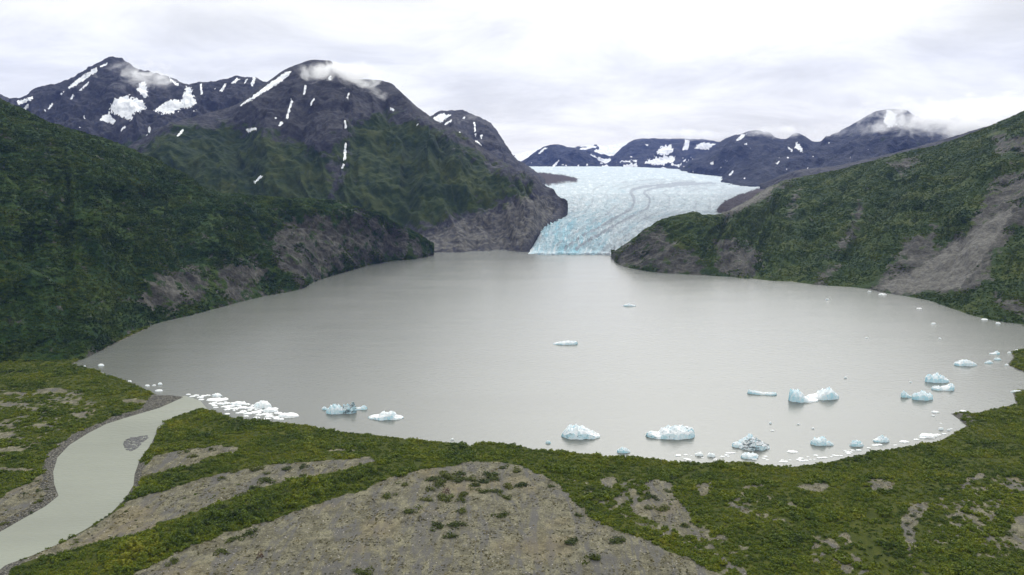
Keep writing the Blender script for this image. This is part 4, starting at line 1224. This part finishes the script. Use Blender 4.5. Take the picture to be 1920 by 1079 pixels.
for i, (x, y, w) in enumerate([(1642, 837, 12), (1650, 836, 14), (1630, 841, 8), (1612, 846, 12), (1600, 846, 10), (1680, 836, 8), (1720, 826, 12), (1732, 823, 14), (1760, 818, 16), (1772, 815, 10), (1785, 805, 6), (1765, 795, 5), (1592, 852, 10), (1578, 856, 8)]):
    berg(x, y, w, w * 0.27, BLOCK, 'small white floe grounded along the brush near the dark spit', dr=0.6, seed=900 + i, group='floes grounded near the dark spit', **FL)

# ------------------------------------------------------------------ rock shoal in the river
m, nt = new_mat('wet_rock'); b = NB(nt)
b.out(b.principled(b.cramp(b.noise(b.coord(), 1.2, 5, 0.7), [(0.35, (0.03, 0.032, 0.034)), (0.65, (0.12, 0.12, 0.115))]), 0.7, b.bump(b.noise(b.coord(), 2.5, 4), 0.6, 0.3)))
M_ROCK = m
sh = ground_poly([(232, 826), (245, 820), (262, 818), (278, 816), (281, 821), (270, 830), (258, 842), (246, 848), (234, 844), (229, 834)])
cx_, cy_ = sh.mean(0)
xs = np.arange(sh[:, 0].min() - 2, sh[:, 0].max() + 2, 0.6); ys = np.arange(sh[:, 1].min() - 2, sh[:, 1].max() + 2, 0.6)
SX, SY = np.meshgrid(xs, ys)
d = sdf(sh, SX, SY)
SZ = np.clip(d * 0.25, -1, 0.25) + 0.55 * np.maximum(ridged(SX / 2.2, SY / 2.2, 3), 0) * smooth(-0.5, 1.5, d) - 0.22 + 0.25 * smooth(0, .6, fbm(SX / 4, SY / 3, 3)) * smooth(0, 2, d) - 0.35 * smooth(0.05, -0.3, fbm(SX / 5 + 3, SY / 3, 3))
tag(mesh_obj('rock_shoal', np.stack([SX - cx_, SY - cy_, SZ], -1).reshape(-1, 3), grid_faces(*SX.shape), M_ROCK, None, False), 'dark grey shoal of stones breaking the surface of the river', 'shoal').location = (cx_, cy_, 0)

# ------------------------------------------------------------------ pale stones strewn over the gravel
me = bpy.data.meshes.new('stone')
import bmesh
bm = bmesh.new(); bmesh.ops.create_icosphere(bm, subdivisions=1, radius=1)
for v in bm.verts:
    v.co *= random.uniform(0.7, 1.15); v.co.z *= 0.55
bm.to_mesh(me); bm.free()
m, nt = new_mat('stone_grey'); b = NB(nt)
b.out(b.principled(b.cramp(b.n('ShaderNodeObjectInfo').outputs['Random'], [(0.0, (0.07, 0.065, 0.06)), (0.55, (0.17, 0.155, 0.13)), (1.0, (0.34, 0.32, 0.28))]), 0.9))
me.materials.append(m)
stone_form = bpy.data.objects.new('stone_form', me)
k = 34000
Y = RNG.uniform(325, 560, k); X = RNG.uniform(-0.8, 0.6, k) * (Y + 40)
z, lk, rv = land_height(X, Y)
ok = ((bare(X, Y) > 0.5) | (bank_mask(X, Y, rv) > 0.5)) & (lk > 1) & (rv > 0.3)
X, Y, z = X[ok], Y[ok], z[ok]
scatter('gravel', 'scattered pale stones on the outwash gravel', np.stack([X, Y, z], -1), 0.10 + 0.42 * RNG.random(len(X)) ** 4, np.zeros(len(X), int), [stone_form])
# grass tufts on the gravel
k = 60000
Y = RNG.uniform(325, 560, k); X = RNG.uniform(-0.8, 0.6, k) * (Y + 40)
z, lk, rv = land_height(X, Y)
cl = fbm(X / 30, Y / 18, 4)
ok = (bare(X, Y) > 0.5) & (lk > 2) & (rv > 1.5) & (cl + RNG.normal(0, .22, k) > 0.10)
X, Y, z = X[ok], Y[ok], z[ok]
M_TUFT = leaf_mat('tuft_leaves', [(0.30, (0.040, 0.042, 0.010)), (0.5, (0.085, 0.078, 0.024)), (0.74, (0.20, 0.165, 0.075))], rnd=0.5)
scatter('low_grass', 'low dry grass tufts on the outwash gravel', np.stack([X, Y, z], -1), 0.22 + 0.50 * RNG.random(len(X)) ** 2, RNG.integers(0, 3, len(X)), protos('tuft', M_TUFT, 26, 0.34, 3, squash=0.45))

# ------------------------------------------------------------------ low clouds on the peaks
def low_cloud(name, label, px, py, Y, rx, ry, rz, dens, nscale, seed, thr=0.48, tilt=0.0, shear=0.0):
    """ellipsoid of thin cloud; rx, rz in photo pixels at depth Y, ry in metres"""
    import bmesh
    c = at_depth(px, py, Y)
    k = Y / F
    bm = bmesh.new()
    bmesh.ops.create_icosphere(bm, subdivisions=3, radius=1)
    me = bpy.data.meshes.new(name); bm.to_mesh(me); bm.free()
    o = bpy.data.objects.new(name, me); COL.objects.link(o)
    o.location = c; o.scale = (rx * k, ry, rz * k); o.rotation_euler = (0, tilt, 0)
    m, nt = new_mat(name)
    b = NB(nt)
    co = b.coord()
    pos = b.n('ShaderNodeNewGeometry').outputs['Position']
    ln = b.n('ShaderNodeVectorMath', operation='LENGTH'); b.l(co, ln.inputs[0])
    fall = b.math('SUBTRACT', 1.0, ln.outputs['Value'], None, True)
    fall = b.math('POWER', fall, 0.6)
    mp = b.n('ShaderNodeVectorMath', operation='MULTIPLY_ADD'); b.l(pos, mp.inputs[0]); mp.inputs[1].default_value = (1, 1, 1.6); mp.inputs[2].default_value = (seed * 977, 0, 0)
    n = b.noise(mp.outputs[0], nscale, 5, 0.6, 0.6)
    d = b.ramp(b.math('ADD', n, b.math('MULTIPLY', b.math('SUBTRACT', fall, 1.0), 0.45)), thr - 0.06, thr + 0.26)
    d = b.math('MULTIPLY', b.math('MULTIPLY', d, b.ramp(fall, 0.0, 0.5)), dens)
    pv = b.n('ShaderNodeVolumePrincipled')
    pv.inputs['Color'].default_value = (1, 1, 1, 1)
    pv.inputs['Anisotropy'].default_value = 0.0
    b.l(d, pv.inputs['Density'])
    b.out(None, pv.outputs[0])
    try:
        m.cycles.volume_step_rate = 0.6
    except Exception:
        pass
    me.materials.append(m)
    tag(o, label, kind='stuff')
    return o


low_cloud('low_cloud', 'thin cloud drifting across the far left snowy summit', 272, 142, 3560, 115, 260, 50, 0.034, 0.011, 1, thr=0.45)
low_cloud('low_cloud', 'cloud cap hanging on the summit of the tall dark mountain', 640, 142, 2640, 120, 260, 44, 0.070, 0.013, 2, thr=0.42)
low_cloud('low_cloud', 'thin cloud sliding down the shoulder of the tall dark mountain', 705, 172, 2640, 66, 180, 34, 0.045, 0.015, 3, tilt=0.5)
low_cloud('low_cloud', 'wisp of cloud on the small steep peak', 880, 220, 3560, 70, 180, 30, 0.024, 0.014, 4)
low_cloud('low_cloud', 'cloud bank lying over the blue range beyond the east hill', 1800, 232, 3900, 290, 460, 48, 0.026, 0.010, 5, thr=0.38, tilt=0.14)
low_cloud('low_cloud', 'cloud bank draped over the end of the ridge at the east edge', 1885, 214, 3950, 150, 420, 42, 0.024, 0.010, 11, thr=0.34, tilt=0.15)
low_cloud('low_cloud', 'wisps of cloud around the snowy point of the blue range', 1655, 242, 4200, 110, 300, 42, 0.022, 0.011, 6)
low_cloud('low_cloud', 'low cloud hiding the tops of the middle blue range', 1490, 246, 4900, 150, 400, 22, 0.018, 0.008, 7, thr=0.40)
low_cloud('low_cloud', 'low cloud hiding the top of the pale flat topped mountain', 1270, 252, 7200, 220, 500, 17, 0.010, 0.006, 8, thr=0.38)

# ------------------------------------------------------------------ haze
hx = bpy.data.meshes.new('haze')
hx.from_pydata([(x, y, z) for x in (-12000, 12000) for y in (-2500, 9900) for z in (-400, 1400)], [], [(0, 1, 3, 2), (4, 6, 7, 5), (0, 4, 5, 1), (2, 3, 7, 6), (0, 2, 6, 4), (1, 5, 7, 3)])
m, nt = new_mat('haze'); b = NB(nt)
pv = b.n('ShaderNodeVolumePrincipled')
pv.inputs['Color'].default_value = (0.22, 0.36, 1.0, 1)
pv.inputs['Density'].default_value = 2.2e-5
pv.inputs['Anisotropy'].default_value = 0.0
b.out(None, pv.outputs[0])
hx.materials.append(m)
ho = bpy.data.objects.new('haze', hx); COL.objects.link(ho)
tag(ho, 'thin blue air between the lake and the far mountains', kind='stuff')

# ------------------------------------------------------------------ sky and light
SUN_EL, SUN_AZ = math.radians(40), math.radians(14)     # ahead of the camera, behind the cloud deck
w = bpy.data.worlds.new('World')
scene.world = w
w.use_nodes = True
nt = w.node_tree
nt.nodes.clear()
b = NB(nt)
sky = b.n('ShaderNodeTexSky', sky_type='NISHITA')
sky.sun_disc = False
sky.sun_elevation = SUN_EL
sky.sun_rotation = SUN_AZ
bg1 = b.n('ShaderNodeBackground'); bg1.inputs['Strength'].default_value = 0.10
b.l(sky.outputs[0], bg1.inputs['Color'])
gen = b.n('ShaderNodeTexCoord').outputs['Generated']
sep = b.n('ShaderNodeSeparateXYZ'); b.l(gen, sep.inputs[0])
zc = b.math('MAXIMUM', sep.outputs[2], 0.0)
dz = b.math('ADD', zc, 0.20)
cmb = b.n('ShaderNodeCombineXYZ')
b.l(b.math('DIVIDE', sep.outputs[0], dz), cmb.inputs[0])
b.l(b.math('DIVIDE', sep.outputs[1], dz), cmb.inputs[1])
cl = b.noise(b.scale(cmb.outputs[0], (0.9, 1.0, 1)), 1.5, 8, 0.62, 0.4)
cl2 = b.noise(b.scale(cmb.outputs[0], (0.6, 1.0, 1)), 0.5, 4, 0.5, 0.3)
f = b.math('ADD', b.math('MULTIPLY', cl, 0.6), b.math('MULTIPLY', cl2, 0.4))
col = b.cramp(f, [(0.36, (0.71, 0.708, 0.675)), (0.45, (0.83, 0.828, 0.79)), (0.53, (0.98, 0.976, 0.935)), (0.61, (1.10, 1.096, 1.05))])
bg2 = b.n('ShaderNodeBackground')
b.l(col, bg2.inputs['Color'])
# deck strengthened above the view to light the bergs, and towards the veiled sun
sd = b.n('ShaderNodeVectorMath', operation='DOT_PRODUCT'); b.l(gen, sd.inputs[0])
sd.inputs[1].default_value = (math.sin(SUN_AZ) * math.cos(SUN_EL), math.cos(SUN_AZ) * math.cos(SUN_EL), math.sin(SUN_EL))
st = b.ramp(sd.outputs['Value'], 0.82, 0.97, 1.02, 3.9)
st = b.math('MULTIPLY', st, b.ramp(sep.outputs[2], 0.16, 0.60, 1.0, 1.55))
b.l(st, bg2.inputs['Strength'])
mx = b.n('ShaderNodeMixShader', i_0=0.94)
b.l(bg1.outputs[0], mx.inputs[1]); b.l(bg2.outputs[0], mx.inputs[2])
wo = b.n('ShaderNodeOutputWorld')
b.l(mx.outputs[0], wo.inputs['Surface'])

sl = bpy.data.lights.new('sun', 'SUN')
sl.energy = 1.2
sl.angle = math.radians(22)
sl.color = (1.0, 0.985, 0.96)
so = bpy.data.objects.new('sun', sl)
COL.objects.link(so)
so.rotation_euler = (math.pi / 2 - SUN_EL, 0, math.pi - SUN_AZ)

# ------------------------------------------------------------------ render settings
scene.view_settings.view_transform = 'Standard'
scene.view_settings.look = 'None'
scene.view_settings.exposure = 0.15
scene.view_settings.gamma = 1.0
scene.view_settings.use_curve_mapping = False
cy = scene.cycles
cy.use_denoising = True
try:
    cy.denoiser = 'OPENIMAGEDENOISE'
except Exception:
    pass
cy.max_bounces = 10
cy.diffuse_bounces = 2
cy.glossy_bounces = 2
cy.volume_bounces = 8
cy.volume_max_steps = 128
cy.volume_step_rate = 1.0
